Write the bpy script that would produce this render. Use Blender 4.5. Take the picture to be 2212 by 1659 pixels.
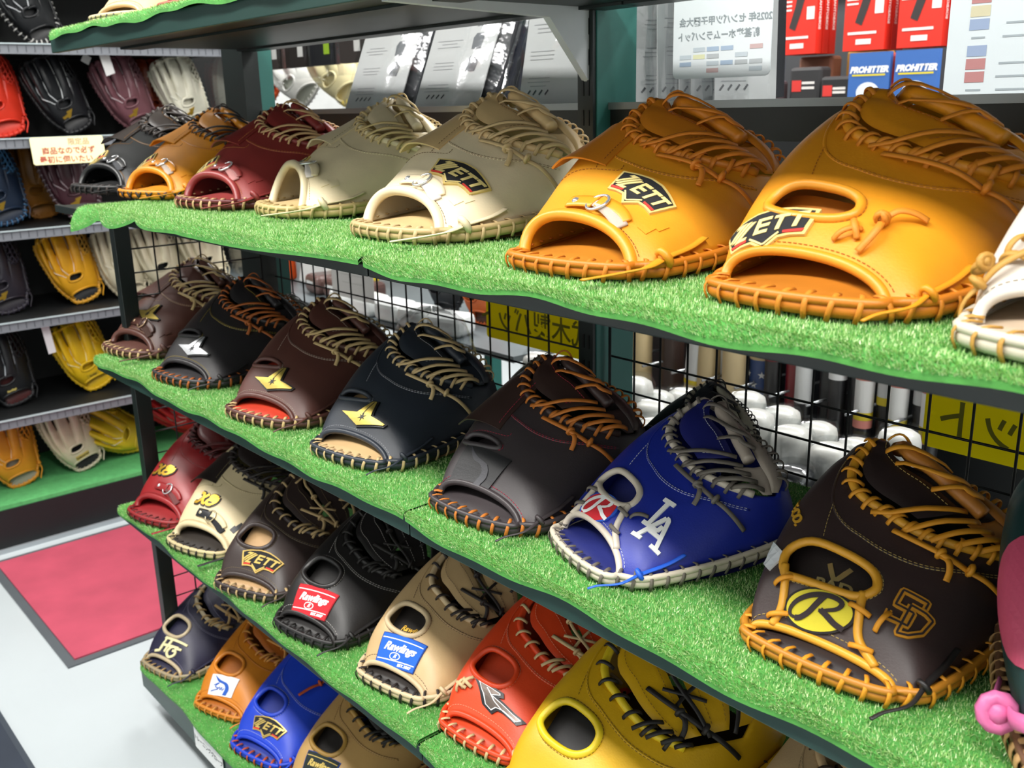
import bpy, bmesh, math, random
import numpy as np
from mathutils import Matrix, Vector
random.seed(7); RNG = np.random.default_rng(11)
scene = bpy.context.scene
COL = scene.collection
for _o in list(bpy.data.objects): bpy.data.objects.remove(_o)

# ------------------------------------------------------------------ camera, world, light, exposure
# world frame: X runs along the glove rack, Y goes into the rack, Z is up, z = 0 at eye height
CAM_POS = (1.9131, -0.5832, 0.0)
CAM_RIGHT = (0.65402116, 0.75613845, -0.02260447)
CAM_UP = (-0.19395707, 0.19649557, 0.96112962)
CAM_BACK = (0.73118874, -0.62421481, 0.27517066)
FLOOR_Z, CEIL_Z = -1.25, 1.45
cam_data = bpy.data.cameras.new('camera')
cam_data.sensor_width = 36.0
cam_data.lens = 2113.0 / 2212.0 * 36.0
cam_data.clip_start = 0.02
cam_data.dof.use_dof = True
cam_data.dof.focus_distance = 1.02
cam_data.dof.aperture_fstop = 11.0
cam = bpy.data.objects.new('camera', cam_data)
COL.objects.link(cam)
cam.matrix_world = Matrix((
    (CAM_RIGHT[0], CAM_UP[0], CAM_BACK[0], CAM_POS[0]),
    (CAM_RIGHT[1], CAM_UP[1], CAM_BACK[1], CAM_POS[1]),
    (CAM_RIGHT[2], CAM_UP[2], CAM_BACK[2], CAM_POS[2]),
    (0, 0, 0, 1)))
scene.camera = cam
world = bpy.data.worlds.new('world'); scene.world = world
world.use_nodes = True
world.node_tree.nodes['Background'].inputs['Color'].default_value = (0.93, 0.97, 1.0, 1)
world.node_tree.nodes['Background'].inputs['Strength'].default_value = 0.42
def area_light(name, loc, sx, sy, power, color=(1.0, 0.97, 0.93)):
    d = bpy.data.lights.new(name, 'AREA'); d.shape = 'RECTANGLE'; d.size = sx; d.size_y = sy
    d.energy = power; d.color = color
    o = bpy.data.objects.new(name, d); o.location = loc; COL.objects.link(o)
    return o
# rows of fluorescent ceiling lamps over the aisles (the lamp housings are built further down)
LAMPS = [(-1.9, -0.75), (-0.45, -0.75), (1.0, -0.75), (2.45, -0.75),
         (-1.9, 1.35), (-0.45, 1.35), (1.0, 1.35), (2.45, 1.35), (3.6, 0.3)]
for lx, ly in LAMPS:
    area_light('ceiling_lamp_light', (lx, ly, CEIL_Z - 0.075), 1.2, 0.26, 20.0 if ly < 0 else 22.0)
vs = scene.view_settings
scene.display_settings.display_device = 'sRGB'
vs.view_transform = 'Standard'; vs.look = 'None'; vs.exposure = 0.95; vs.gamma = 1.0
vs.use_curve_mapping = False

# ------------------------------------------------------------------ materials
def lin(c):
    if isinstance(c, str):
        c = c.lstrip('#'); c = [int(c[i:i + 2], 16) / 255.0 for i in (0, 2, 4)]
    return tuple(x / 12.92 if x <= 0.04045 else ((x + 0.055) / 1.055) ** 2.4 for x in c)
_MATS = {}
def nodes_of(m):
    m.use_nodes = True
    return m.node_tree.nodes, m.node_tree.links, m.node_tree.nodes['Principled BSDF']
def mat(kind, color, **k):
    """procedural material: kind = leather / lace / metal / plastic / paint / cloth / thread"""
    key = (kind, str(color), tuple(sorted(k.items())))
    if key in _MATS: return _MATS[key]
    m = bpy.data.materials.new(kind + '_' + str(color).lstrip('#'))
    N, L, b = nodes_of(m)
    c = lin(color)
    rough = k.get('rough', dict(leather=0.43, lace=0.6, metal=0.22, plastic=0.35, paint=0.4, cloth=0.85, thread=0.8, paper=0.6).get(kind, 0.5))
    b.inputs['Roughness'].default_value = rough
    b.inputs['Base Color'].default_value = (*c, 1)
    if kind == 'metal': b.inputs['Metallic'].default_value = k.get('metallic', 0.75)
    if 'alpha' in k: b.inputs['Alpha'].default_value = k['alpha']
    if 'emit' in k:
        b.inputs['Emission Color'].default_value = (*c, 1); b.inputs['Emission Strength'].default_value = k['emit']
    if kind in ('leather', 'lace', 'cloth', 'paint'):
        tc = N.new('ShaderNodeTexCoord')
        n1 = N.new('ShaderNodeTexNoise'); n1.inputs['Scale'].default_value = k.get('mott', 14.0); n1.inputs['Detail'].default_value = 4
        L.new(tc.outputs['Object'], n1.inputs['Vector'])
        rp = N.new('ShaderNodeValToRGB')
        v = k.get('vary', 0.10 if kind == 'leather' else 0.06)
        rp.color_ramp.elements[0].position = 0.3; rp.color_ramp.elements[1].position = 0.7
        rp.color_ramp.elements[0].color = (*[x * (1 - v) for x in c], 1)
        rp.color_ramp.elements[1].color = (*[min(1, x * (1 + v * 0.8)) for x in c], 1)
        L.new(n1.outputs['Fac'], rp.inputs['Fac']); L.new(rp.outputs['Color'], b.inputs['Base Color'])
        n2 = N.new('ShaderNodeTexNoise'); n2.inputs['Scale'].default_value = dict(leather=420, lace=500, cloth=900, paint=160)[kind]
        n2.inputs['Detail'].default_value = 3
        L.new(tc.outputs['Object'], n2.inputs['Vector'])
        bp = N.new('ShaderNodeBump'); bp.inputs['Strength'].default_value = dict(leather=0.12, lace=0.2, cloth=0.35, paint=0.04)[kind]
        bp.inputs['Distance'].default_value = 0.001
        L.new(n2.outputs['Fac'], bp.inputs['Height']); L.new(bp.outputs['Normal'], b.inputs['Normal'])
    _MATS[key] = m
    return m
def film_mat(name='clear_film', gloss=0.14, rough=0.10, bump=0.7):
    """clear plastic film: mostly see-through with crinkled reflections"""
    if name in _MATS: return _MATS[name]
    m = bpy.data.materials.new(name); N, L, b = nodes_of(m)
    gl = N.new('ShaderNodeBsdfGlossy'); gl.inputs['Roughness'].default_value = rough; gl.inputs['Color'].default_value = (.95, .97, 1, 1)
    tr = N.new('ShaderNodeBsdfTransparent'); tr.inputs['Color'].default_value = (.96, .97, .97, 1)
    mx = N.new('ShaderNodeMixShader'); mx.inputs[0].default_value = gloss
    tc = N.new('ShaderNodeTexCoord'); n = N.new('ShaderNodeTexNoise'); n.inputs['Scale'].default_value = 26; n.inputs['Detail'].default_value = 3
    bp = N.new('ShaderNodeBump'); bp.inputs['Strength'].default_value = bump; bp.inputs['Distance'].default_value = 0.012
    L.new(tc.outputs['Object'], n.inputs['Vector']); L.new(n.outputs['Fac'], bp.inputs['Height']); L.new(bp.outputs['Normal'], gl.inputs['Normal'])
    L.new(tr.outputs[0], mx.inputs[1]); L.new(gl.outputs[0], mx.inputs[2]); L.new(mx.outputs[0], N['Material Output'].inputs['Surface'])
    N.remove(b)
    _MATS[name] = m
    return m
def sheet_mat(color, see=.7):
    """thin coloured plastic sheet that lets light through from behind"""
    key = ('sheet', color)
    if key in _MATS: return _MATS[key]
    m = bpy.data.materials.new('plastic_sheet'); N, L, b = nodes_of(m); c = lin(color)
    b.inputs['Base Color'].default_value = (*c, 1); b.inputs['Roughness'].default_value = .4
    t = N.new('ShaderNodeBsdfTranslucent'); t.inputs['Color'].default_value = (*c, 1)
    mx = N.new('ShaderNodeMixShader'); mx.inputs[0].default_value = see
    L.new(b.outputs[0], mx.inputs[1]); L.new(t.outputs[0], mx.inputs[2]); L.new(mx.outputs[0], N['Material Output'].inputs['Surface'])
    _MATS[key] = m
    return m

# ------------------------------------------------------------------ object helpers
def tag(o, label=None, cat=None, group=None, kind=None):
    if label: o['label'] = label
    if cat: o['category'] = cat
    if group: o['group'] = group
    if kind: o['kind'] = kind
    return o
def empty(name, loc=(0, 0, 0), rz=0.0, label=None, cat=None, group=None, scale=1.0, rot=None):
    o = bpy.data.objects.new(name, None); COL.objects.link(o)
    o.empty_display_size = 0.05
    o.location = loc; o.rotation_euler = rot if rot is not None else (0, 0, rz)
    o.scale = (scale,) * 3 if not isinstance(scale, (tuple, list)) else scale
    return tag(o, label, cat, group)
class G:
    """collects vertices and faces (numpy) and links them as ONE mesh object"""
    def __init__(s): s.V = []; s.F = []; s.n = 0
    def add(s, V, F):
        V = np.asarray(V, float).reshape(-1, 3); s.V.append(V)
        for f in F: s.F.append([i + s.n for i in f])
        s.n += len(V); return s
    def grid(s, P, cu=False, cv=False):
        """P (n,m,3) sheet"""
        n, m = P.shape[:2]; F = []
        for i in range(n - (0 if cu else 1)):
            for j in range(m - (0 if cv else 1)):
                F.append((i * m + j, ((i + 1) % n) * m + j, ((i + 1) % n) * m + (j + 1) % m, i * m + (j + 1) % m))
        return s.add(P.reshape(-1, 3), F)
    def box(s, c, d, M=None):
        c = np.array(c, float); h = np.array(d, float) / 2
        V = np.array([[x, y, z] for x in (-1, 1) for y in (-1, 1) for z in (-1, 1)]) * h
        if M is not None: V = V @ np.array(M).T
        return s.add(V + c, [(0, 1, 3, 2), (4, 6, 7, 5), (0, 4, 5, 1), (2, 3, 7, 6), (0, 2, 6, 4), (1, 5, 7, 3)])
    def tube(s, P, r, ns=8, N=None, flat=None, closed=False, caps=True):
        """tube along P; with normals N and flat=(half width, half thickness) it is a flattened strip"""
        P = np.asarray(P, float); n = len(P)
        if closed: T = np.roll(P, -1, 0) - np.roll(P, 1, 0)
        else: T = np.gradient(P, axis=0)
        T /= np.linalg.norm(T, axis=1)[:, None] + 1e-12
        if N is None:
            N = np.zeros_like(P)
            a = np.array([0, 0, 1.0]) if abs(T[0][2]) < 0.9 else np.array([1.0, 0, 0])
            v = a - T[0] * np.dot(a, T[0]); v /= np.linalg.norm(v); N[0] = v
            for i in range(1, n):
                v = v - T[i] * np.dot(v, T[i]); v /= np.linalg.norm(v) + 1e-12; N[i] = v
        else:
            N = np.asarray(N, float); N = N - T * np.sum(N * T, 1)[:, None]; N /= np.linalg.norm(N, axis=1)[:, None] + 1e-12
        B = np.cross(T, N)
        a = np.linspace(0, 2 * np.pi, ns, endpoint=False) + np.pi / ns
        r = np.broadcast_to(np.asarray(r, float), (n,))
        if flat is None: ra, rb = r, r
        else: ra, rb = np.broadcast_to(flat[0], (n,)), np.broadcast_to(flat[1], (n,))
        V = P[:, None, :] + (ra[:, None] * np.cos(a))[:, :, None] * B[:, None, :] + (rb[:, None] * np.sin(a))[:, :, None] * N[:, None, :]
        F = []
        for i in range(n - (0 if closed else 1)):
            k = (i + 1) % n
            for j in range(ns):
                F.append((i * ns + j, i * ns + (j + 1) % ns, k * ns + (j + 1) % ns, k * ns + j))
        if caps and not closed:
            F.append(tuple(range(ns))[::-1]); F.append(tuple((n - 1) * ns + j for j in range(ns)))
        return s.add(V.reshape(-1, 3), F)
    def ball(s, c, r, nu=10, nv=7):
        r = np.broadcast_to(np.asarray(r, float), (3,))
        th = np.linspace(0, np.pi, nv); ph = np.linspace(0, 2 * np.pi, nu, endpoint=False)
        P = np.stack([np.outer(np.sin(th), np.cos(ph)), np.outer(np.sin(th), np.sin(ph)), np.outer(np.cos(th), np.ones(nu))], -1)
        return s.grid(P * r + np.array(c, float), cv=True)
    def lathe(s, prof, c=(0, 0, 0), ns=24, M=None):
        prof = np.asarray(prof, float); a = np.linspace(0, 2 * np.pi, ns, endpoint=False)
        P = np.stack([np.outer(prof[:, 0], np.cos(a)), np.outer(prof[:, 0], np.sin(a)), np.repeat(prof[:, 1][:, None], ns, 1)], -1)
        if M is not None: P = P @ np.array(M).T
        return s.grid(P + np.array(c, float), cv=True)
    def mesh(s, name):
        me = bpy.data.meshes.new(name)
        V = np.concatenate(s.V) if s.V else np.zeros((0, 3))
        me.from_pydata([tuple(v) for v in V.tolist()], [], s.F); me.update()
        return me
    def build(s, name, material, parent=None, smooth=True, recalc=False):
        me = s.mesh(name)
        if recalc:
            bm = bmesh.new(); bm.from_mesh(me); bmesh.ops.recalc_face_normals(bm, faces=bm.faces); bm.to_mesh(me); bm.free()
        if smooth and len(me.polygons): me.polygons.foreach_set('use_smooth', [True] * len(me.polygons))
        mats = material if isinstance(material, (list, tuple)) else [material]
        for m in mats: me.materials.append(m)
        o = bpy.data.objects.new(name, me); COL.objects.link(o)
        if parent is not None: o.parent = parent
        return o
def box_obj(name, lo, hi, material, parent=None, bevel=0.0, kind=None):
    lo = np.array(lo, float); hi = np.array(hi, float)
    o = G().box((lo + hi) / 2, hi - lo).build(name, material, parent, smooth=False)
    if bevel:
        md = o.modifiers.new('bevel', 'BEVEL'); md.width = bevel; md.segments = 2; md.limit_method = 'ANGLE'
    if kind: o['kind'] = kind
    return o
def copy_tree(o, parent=None):
    c = o.copy(); COL.objects.link(c); c.parent = parent
    for ch in o.children: copy_tree(ch, c)
    return c
# ------------------------------------------------------------------ flat artwork (patches, lettering) as 2-D meshes
def resample(P, step, closed=False):
    P = np.asarray(P, float)
    if closed: P = np.vstack([P, P[:1]])
    d = np.r_[0, np.cumsum(np.linalg.norm(np.diff(P, axis=0), axis=1))]
    n = max(2, int(d[-1] / step) + 1)
    t = np.linspace(0, d[-1], n + 1 if closed else n)
    Q = np.stack([np.interp(t, d, P[:, k]) for k in range(P.shape[1])], 1)
    return Q[:-1] if closed else Q
def curve_pts(P, n=40, closed=False):
    """smooth (Catmull-Rom) curve through control points"""
    P = np.asarray(P, float); m = len(P)
    if closed: Q = np.vstack([P[-1], P, P[0], P[1]])
    else: Q = np.vstack([2 * P[0] - P[1], P, 2 * P[-1] - P[-2]])
    seg = m if closed else m - 1
    out = []
    for t in np.linspace(0, seg, n, endpoint=not closed):
        i = min(int(t), seg - 1); f = t - i
        a, b, c, d = Q[i], Q[i + 1], Q[i + 2], Q[i + 3]
        out.append(0.5 * ((2 * b) + (-a + c) * f + (2 * a - 5 * b + 4 * c - d) * f * f + (-a + 3 * b - 3 * c + d) * f ** 3))
    return np.array(out)
def poly2d(pts, cell=0.006):
    """polygon in metres -> triangulated 2-D mesh cut into small cells so it can hug a curved surface"""
    bm = bmesh.new()
    vs_ = [bm.verts.new((float(p[0]), float(p[1]), 0)) for p in pts]
    bm.faces.new(vs_)
    return _cut2d(bm, cell)
def _cut2d(bm, cell):
    xs = [v.co.x for v in bm.verts]; ys = [v.co.y for v in bm.verts]
    for ax, lo, hi in ((0, min(xs), max(xs)), (1, min(ys), max(ys))):
        c = lo + cell
        while c < hi - cell * 0.3:
            co = Vector((c, 0, 0)) if ax == 0 else Vector((0, c, 0)); no = Vector((1, 0, 0)) if ax == 0 else Vector((0, 1, 0))
            bmesh.ops.bisect_plane(bm, geom=bm.verts[:] + bm.edges[:] + bm.faces[:], plane_co=co, plane_no=no, dist=1e-6)
            c += cell
    bmesh.ops.triangulate(bm, faces=bm.faces[:])
    bm.normal_update()
    bm.verts.index_update()
    V = np.array([(v.co.x, v.co.y) for v in bm.verts])
    F = []
    for f in bm.faces:
        idx = [v.index for v in f.verts]
        a, b, c = V[idx[0]], V[idx[1]], V[idx[2]]
        if (b[0] - a[0]) * (c[1] - a[1]) - (b[1] - a[1]) * (c[0] - a[0]) < 0: idx = idx[::-1]
        F.append(tuple(idx))
    E_ = [(e.verts[0].index, e.verts[1].index) for e in bm.edges if len(e.link_faces) == 1]
    bm.free()
    return V, F, E_
def stroke2d(pts, w, closed=False, step=0.004, taper=False):
    P = resample(pts, step, closed); n = len(P)
    T = (np.roll(P, -1, 0) - np.roll(P, 1, 0)) if closed else np.gradient(P, axis=0)
    T /= np.linalg.norm(T, axis=1)[:, None] + 1e-12
    Nn = np.stack([-T[:, 1], T[:, 0]], 1)
    hw = np.full(n, w / 2)
    if taper: hw *= 0.35 + 0.65 * np.sin(np.linspace(0.15, np.pi - 0.15, n))
    V = np.concatenate([P + Nn * hw[:, None], P - Nn * hw[:, None]])
    F, E_ = [], []
    for i in range(n if closed else n - 1):
        k = (i + 1) % n
        F.append((i, n + i, n + k, k)); E_ += [(i, k), (n + i, n + k)]
    if not closed: E_ += [(0, n), (n - 1, 2 * n - 1)]
    return V, F, E_
_TXT = {}
def text2d(body, size, shear=0.0, bold=0.0, align='CENTER', cell=0.008, mirror=False, sx=1.0):
    """lettering as a flat mesh (built-in font), centred"""
    key = (body, size, shear, bold, cell, mirror, sx)
    if key in _TXT: return _TXT[key]
    c = bpy.data.curves.new('lettering', 'FONT'); c.body = body; c.size = size; c.shear = shear
    c.align_x = 'CENTER'; c.align_y = 'CENTER'; c.resolution_u = 3; c.offset = bold
    o = bpy.data.objects.new('lettering', c)
    me = bpy.data.meshes.new_from_object(o)
    bm = bmesh.new(); bm.from_mesh(me)
    bpy.data.objects.remove(o); bpy.data.meshes.remove(me); bpy.data.curves.remove(c)
    for v in bm.verts: v.co.x *= (-sx if mirror else sx)
    if not bm.verts: bm.free(); return np.zeros((0, 2)), [], []
    bmesh.ops.remove_doubles(bm, verts=bm.verts[:], dist=1e-6)
    _TXT[key] = _cut2d(bm, cell)
    return _TXT[key]
def xf2d(m, dx=0, dy=0, s=1.0, rot=0.0):
    V, F, E_ = m; c, sn = math.cos(rot), math.sin(rot)
    return (V * s) @ np.array([[c, sn], [-sn, c]]) + np.array([dx, dy]), F, E_
def scale_poly(p, k):
    p = np.asarray(p, float); c = (p.max(0) + p.min(0)) / 2
    return c + (p - c) * k
def inset_poly(p, d):
    """offset a simple polygon inwards by d (outwards when negative)"""
    p = np.asarray(p, float); n = len(p)
    area = 0.5 * np.sum(p[:, 0] * np.roll(p[:, 1], -1) - np.roll(p[:, 0], -1) * p[:, 1])
    sgn = 1 if area > 0 else -1
    e = np.roll(p, -1, 0) - p; e /= np.linalg.norm(e, axis=1)[:, None] + 1e-12
    nn = np.stack([-e[:, 1], e[:, 0]], 1) * sgn
    a, b = np.roll(nn, 1, 0), nn
    k = 1.0 / np.maximum(0.45, 1 + np.sum(a * b, 1))
    return p + (a + b) * (d * k)[:, None]
# ------------------------------------------------------------------ the glove / mitt builder
SHAPES = dict(
    #        v      y      h      w     cx    lean  squareness
    catch=[(0.00, .046, .034, .076, -.004, .55, .95),
           (0.10, .062, .055, .089, .000, .48, .90),
           (0.28, .096, .082, .098, .000, .36, .80),
           (0.48, .142, .106, .104, .000, .22, .70),
           (0.68, .192, .125, .106, .002, .10, .62),
           (0.84, .234, .133, .105, .003, .03, .56),
           (0.94, .264, .127, .100, .003, .00, .53),
           (0.98, .280, .095, .093, .003, .00, .52),
           (1.00, .288, .030, .080, .003, .00, .52)],
    first=[(0.00, .022, .017, .066, .002, .55, .95),
           (0.10, .044, .047, .080, .002, .46, .90),
           (0.28, .092, .074, .090, .002, .32, .80),
           (0.48, .152, .092, .098, .006, .20, .72),
           (0.68, .212, .106, .104, .012, .10, .66),
           (0.84, .260, .110, .104, .016, .03, .60),
           (0.94, .292, .103, .098, .018, .00, .56),
           (0.98, .308, .078, .090, .018, .00, .54),
           (1.00, .316, .026, .076, .018, .00, .54)],
    field=[(0.00, .020, .040, .056, .000, .40, .90),
           (0.10, .040, .054, .068, .000, .36, .88),
           (0.28, .085, .074, .084, .000, .26, .82),
           (0.48, .140, .090, .094, .004, .16, .80),
           (0.68, .195, .096, .100, .006, .08, .80),
           (0.84, .240, .086, .098, .006, .02, .80),
           (0.94, .268, .066, .088, .004, .00, .80),
           (0.98, .277, .048, .080, .002, .00, .80),
           (1.00, .282, .026, .070, .000, .00, .80)])
def hermite(xs, ys, x):
    xs = np.asarray(xs, float); ys = np.asarray(ys, float)
    m = np.gradient(ys, xs)
    i = np.clip(np.searchsorted(xs, x, 'right') - 1, 0, len(xs) - 2)
    h = xs[i + 1] - xs[i]; t = (x - xs[i]) / h
    return (ys[i] * (2 * t ** 3 - 3 * t ** 2 + 1) + m[i] * h * (t ** 3 - 2 * t ** 2 + t) + ys[i + 1] * (-2 * t ** 3 + 3 * t ** 2) + m[i + 1] * h * (t ** 3 - t ** 2))
class Shell:
    def __init__(s, shape, lift=0.025, fingers=0, sx=1.0, sz=1.0, sy=1.0, skew=0.5, bump=0.02, w0=0.0, h0=0.0, fall=0.24):
        s.T = np.linspace(0, 1, 401); k = np.array(SHAPES[shape])
        s.tab = [hermite(k[:, 0], k[:, c], s.T) for c in range(1, 7)]
        s.tab[0] = s.tab[0] * sy; s.tab[1] = s.tab[1] * sz; s.tab[2] = s.tab[2] * sx
        fade = np.clip(1 - s.T / .25, 0, 1) ** 2       # wrist opening: wider or higher near the front only
        s.tab[2] = s.tab[2] + w0 * fade; s.tab[1] = s.tab[1] + h0 * fade
        s.lift = lift; s.fingers = fingers; s.skew = skew; s.bump = bump; s.fall = fall
    def P(s, u, v, off=0.0):
        u = np.asarray(u, float); v = np.asarray(v, float); u, v = np.broadcast_arrays(u, v)
        p = s._p(u, v)
        if np.any(off): p = p + s.N(u, v) * np.broadcast_to(np.asarray(off, float), u.shape)[..., None]
        return p
    def _p(s, u, v):
        y, h, w, cx, ln, ex = [np.interp(v, s.T, t) for t in s.tab]
        th = np.pi * (1 - u); c, sn = np.cos(th), np.sin(th)
        x = np.sign(c) * np.abs(c) ** ex; z = np.clip(sn, 0, 1) ** ex
        if s.fingers:
            amp = 0.32 * np.clip((v - 0.22) / 0.2, 0, 1) * np.clip((u - 0.02) / 0.06, 0, 1)
            ridge = np.abs(np.sin(np.pi * np.clip((u - 0.06) / 0.62, 0, 1) * s.fingers)) ** 0.6
            k = 1 + amp * np.where(u < 0.68, ridge - 0.6, 0.0)
            x, z = x * (0.5 + 0.5 * k), z * k
        if s.bump:                      # soft dents of worn leather
            z = z * (1 + s.bump * np.sin(9 * u + 5 * v) * np.sin(np.pi * u) * np.sin(7 * v + 1.0))
        Z = h * z * (1 - s.fall * x * np.clip(.3 + v, 0, 1))
        return np.stack([cx + w * x - (s.skew * (1 - v) + .12 * v) * Z + .010 * v, y + ln * (Z - h * 0.5), 0.014 + s.lift * v * v + Z], -1)
    def J(s, u, v):
        e = 1e-3
        ua, ub = np.clip(u - e, 0, 1), np.clip(u + e, 0, 1); va, vb = np.clip(v - e, 0, 1), np.clip(v + e, 0, 1)
        Pu = (s._p(ub, v) - s._p(ua, v)) / (ub - ua)[..., None]; Pv = (s._p(u, vb) - s._p(u, va)) / (vb - va)[..., None]
        return Pu, Pv
    def N(s, u, v):
        u = np.clip(u, 0.004, 0.996)
        Pu, Pv = s.J(u, np.clip(v, 0.002, 0.995)); n = np.cross(Pu, Pv)
        return n / (np.linalg.norm(n, axis=-1)[..., None] + 1e-12)
    def path(s, pts, n=40, off=0.0, closed=False):
        """smooth curve through (u,v) points -> 3-D points and normals"""
        q = curve_pts(pts, n, closed); q = np.clip(q, 0.0, 1.0)
        return s.P(q[:, 0], q[:, 1], off), s.N(q[:, 0], q[:, 1]), q
    def map2d(s, V, uv0, ang):
        """metres (a,b) around a point -> (u,v)"""
        u0, v0 = np.array([uv0[0]]), np.array([uv0[1]])
        Pu, Pv = s.J(u0, v0); n = s.N(u0, v0)[0]
        t1 = Pu[0] / np.linalg.norm(Pu[0]); t2 = np.cross(n, t1)
        e1 = math.cos(ang) * t1 + math.sin(ang) * t2; e2 = np.cross(n, e1)
        D = V[:, :1] * e1 + V[:, 1:2] * e2
        uv = np.repeat([[uv0[0], uv0[1]]], len(V), 0).astype(float)
        for _ in range(3):
            a, b = s.J(np.clip(uv[:, 0], .003, .997), np.clip(uv[:, 1], .003, .997)); d = D / 3.0
            aa, bb, ab = np.sum(a * a, 1), np.sum(b * b, 1), np.sum(a * b, 1)
            da, db = np.sum(d * a, 1), np.sum(d * b, 1); det = aa * bb - ab * ab
            uv[:, 0] += (da * bb - db * ab) / det; uv[:, 1] += (db * aa - da * ab) / det
        return np.clip(uv, 0.002, 0.998)
def pt_in_poly(p, poly):
    x, y = p[:, 0], p[:, 1]; inside = np.zeros(len(p), bool); n = len(poly)
    for i in range(n):
        x1, y1 = poly[i]; x2, y2 = poly[(i + 1) % n]
        c = ((y1 > y) != (y2 > y)) & (x < (x2 - x1) * (y - y1) / (y2 - y1 + 1e-15) + x1)
        inside ^= c
    return inside
def snap_to(p, poly):
    best = None; bd = np.full(len(p), 1e9); out = p.copy()
    for i in range(len(poly)):
        a, b = poly[i], poly[(i + 1) % len(poly)]; d = b - a
        t = np.clip(((p - a) @ d) / (d @ d + 1e-15), 0, 1); q = a + t[:, None] * d
        dist = np.linalg.norm(p - q, axis=1); m = dist < bd; bd[m] = dist[m]; out[m] = q[m]
    return out
def shell_mesh(S, holes, nu=66, nv=58):
    u = np.linspace(0, 1, nu); v = np.linspace(0, 1, nv)
    uv = np.stack(np.meshgrid(u, v, indexing='ij'), -1).reshape(-1, 2)
    F = [(i * nv + j, (i + 1) * nv + j, (i + 1) * nv + j + 1, i * nv + j + 1) for i in range(nu - 1) for j in range(nv - 1)]
    Fa = np.array(F); cen = uv[Fa].mean(1); keep = np.ones(len(F), bool)
    for h in holes:
        h = np.asarray(h, float); ins = pt_in_poly(cen, h)
        kept = np.zeros(len(uv), bool); cut = np.zeros(len(uv), bool)
        kept[Fa[keep & ~ins].ravel()] = True; cut[Fa[ins].ravel()] = True
        b = kept & cut
        if b.any(): uv[b] = snap_to(uv[b], h)
        keep &= ~ins
    g = G(); g.add(S.P(uv[:, 0], uv[:, 1]), [tuple(f) for f in Fa[keep].tolist()])
    return g
def ribbon_wraps(g, P, N, stations, half, width, rise, slant=0.0, thick=0.0011, ns=6):
    """short lace stitches crossing a path: P, N = path points and normals"""
    T = np.gradient(P, axis=0); T /= np.linalg.norm(T, axis=1)[:, None] + 1e-12
    d = np.r_[0, np.cumsum(np.linalg.norm(np.diff(P, axis=0), axis=1))]
    for st in stations:
        p = np.array([np.interp(st, d, P[:, k]) for k in range(3)]); n = np.array([np.interp(st, d, N[:, k]) for k in range(3)])
        t = np.array([np.interp(st, d, T[:, k]) for k in range(3)]); n /= np.linalg.norm(n); t /= np.linalg.norm(t)
        b = np.cross(n, t); b = b / np.linalg.norm(b)
        sl = slant + RNG.normal(0, 0.06); dr = b * math.cos(sl) + t * math.sin(sl)
        q = np.linspace(-1, 1, 7)
        pts = p + np.outer(q * half, dr) + np.outer(rise * (1 - np.abs(q) ** 2.2) - 0.0015 * np.abs(q) ** 4, n)
        g.tube(pts, width, ns, N=np.repeat([n], 7, 0) + np.outer(-q * 0.0, dr), flat=(width, thick))
    return g
def path_len(P): return float(np.sum(np.linalg.norm(np.diff(P, axis=0), axis=1)))
def stitches(g, P, N, pitch=0.0052, r=0.00042, off=0.0006):
    d = np.r_[0, np.cumsum(np.linalg.norm(np.diff(P, axis=0), axis=1))]; L = d[-1]
    for a in np.arange(0, L - pitch, pitch):
        q = np.array([a, a + pitch * 0.62])
        pp = np.stack([np.interp(q, d, (P + N * off)[:, k]) for k in range(3)], 1)
        g.tube(pp, r, 4, caps=True)
    return g
def panel(S, W, s0, s1, t0, t1, off, thick=0.0035, n=22, m=8, round_=0.0):
    """leather panel in web coordinates (s along the seam, t across)"""
    ss = np.linspace(s0, s1, n); tt = np.linspace(t0, t1, m)
    A, T_ = np.meshgrid(ss, tt, indexing='ij')
    uv = W(A.ravel(), T_.ravel()); e = np.minimum(np.minimum((A - s0), (s1 - A)) / max(1e-6, (s1 - s0) * 0.06), np.minimum(T_ - t0, t1 - T_) / max(1e-6, (t1 - t0) * 0.12))
    lift = np.clip(e, 0, 1) ** 0.5
    top = S.P(uv[:, 0], uv[:, 1], off + thick * (lift.ravel() - 1) * 0.8).reshape(n, m, 3)
    bot = S.P(uv[:, 0], uv[:, 1], off - thick).reshape(n, m, 3)
    g = G(); g.grid(top); g.grid(bot[::-1])
    for a, b in ((top[:, 0], bot[:, 0]), (bot[:, -1], top[:, -1]), (bot[0], top[0]), (top[-1], bot[-1])):
        g.grid(np.stack([a, b], 1))
    return g
def decal(S, m2, uv0, ang, off, thick, material, name, parent, smooth=False):
    V, F, E_ = m2
    if len(V) == 0: return None
    uv = S.map2d(V, uv0, ang); top = S.P(uv[:, 0], uv[:, 1], off); n = len(V)
    g = G(); bot = S.P(uv[:, 0], uv[:, 1], off - thick)
    sides = [(a, b, n + b, n + a) for a, b in E_]
    g.add(np.vstack([top, bot]), list(F) + sides)
    return g.build(name, material, parent, smooth=smooth)
class Decal:
    """adds the layers of a patch one over the other on a shell"""
    def __init__(s, S, root, uv0, ang, size, name='logo_patch', base=0.0012, sx=1.0):
        s.S, s.root, s.uv0, s.ang, s.k, s.name, s.base = S, root, uv0, ang, size, name, base; s.first = None; s.sx = sx
    def layer(s, m2, color, rise, name, kind='cloth', **kw):
        """rise = height of the top above the leather (m); the 2-D mesh is in patch widths"""
        V, F, E_ = m2
        o = decal(s.S, (V * np.array([s.k * s.sx, s.k]), F, E_), s.uv0, s.ang, rise, max(rise, 0.0008) if s.first is None else 0.0007, mat(kind, color, **kw), s.name if s.first is None else name, s.root if s.first is None else s.first)
        if s.first is None: s.first = o
        return o
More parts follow.
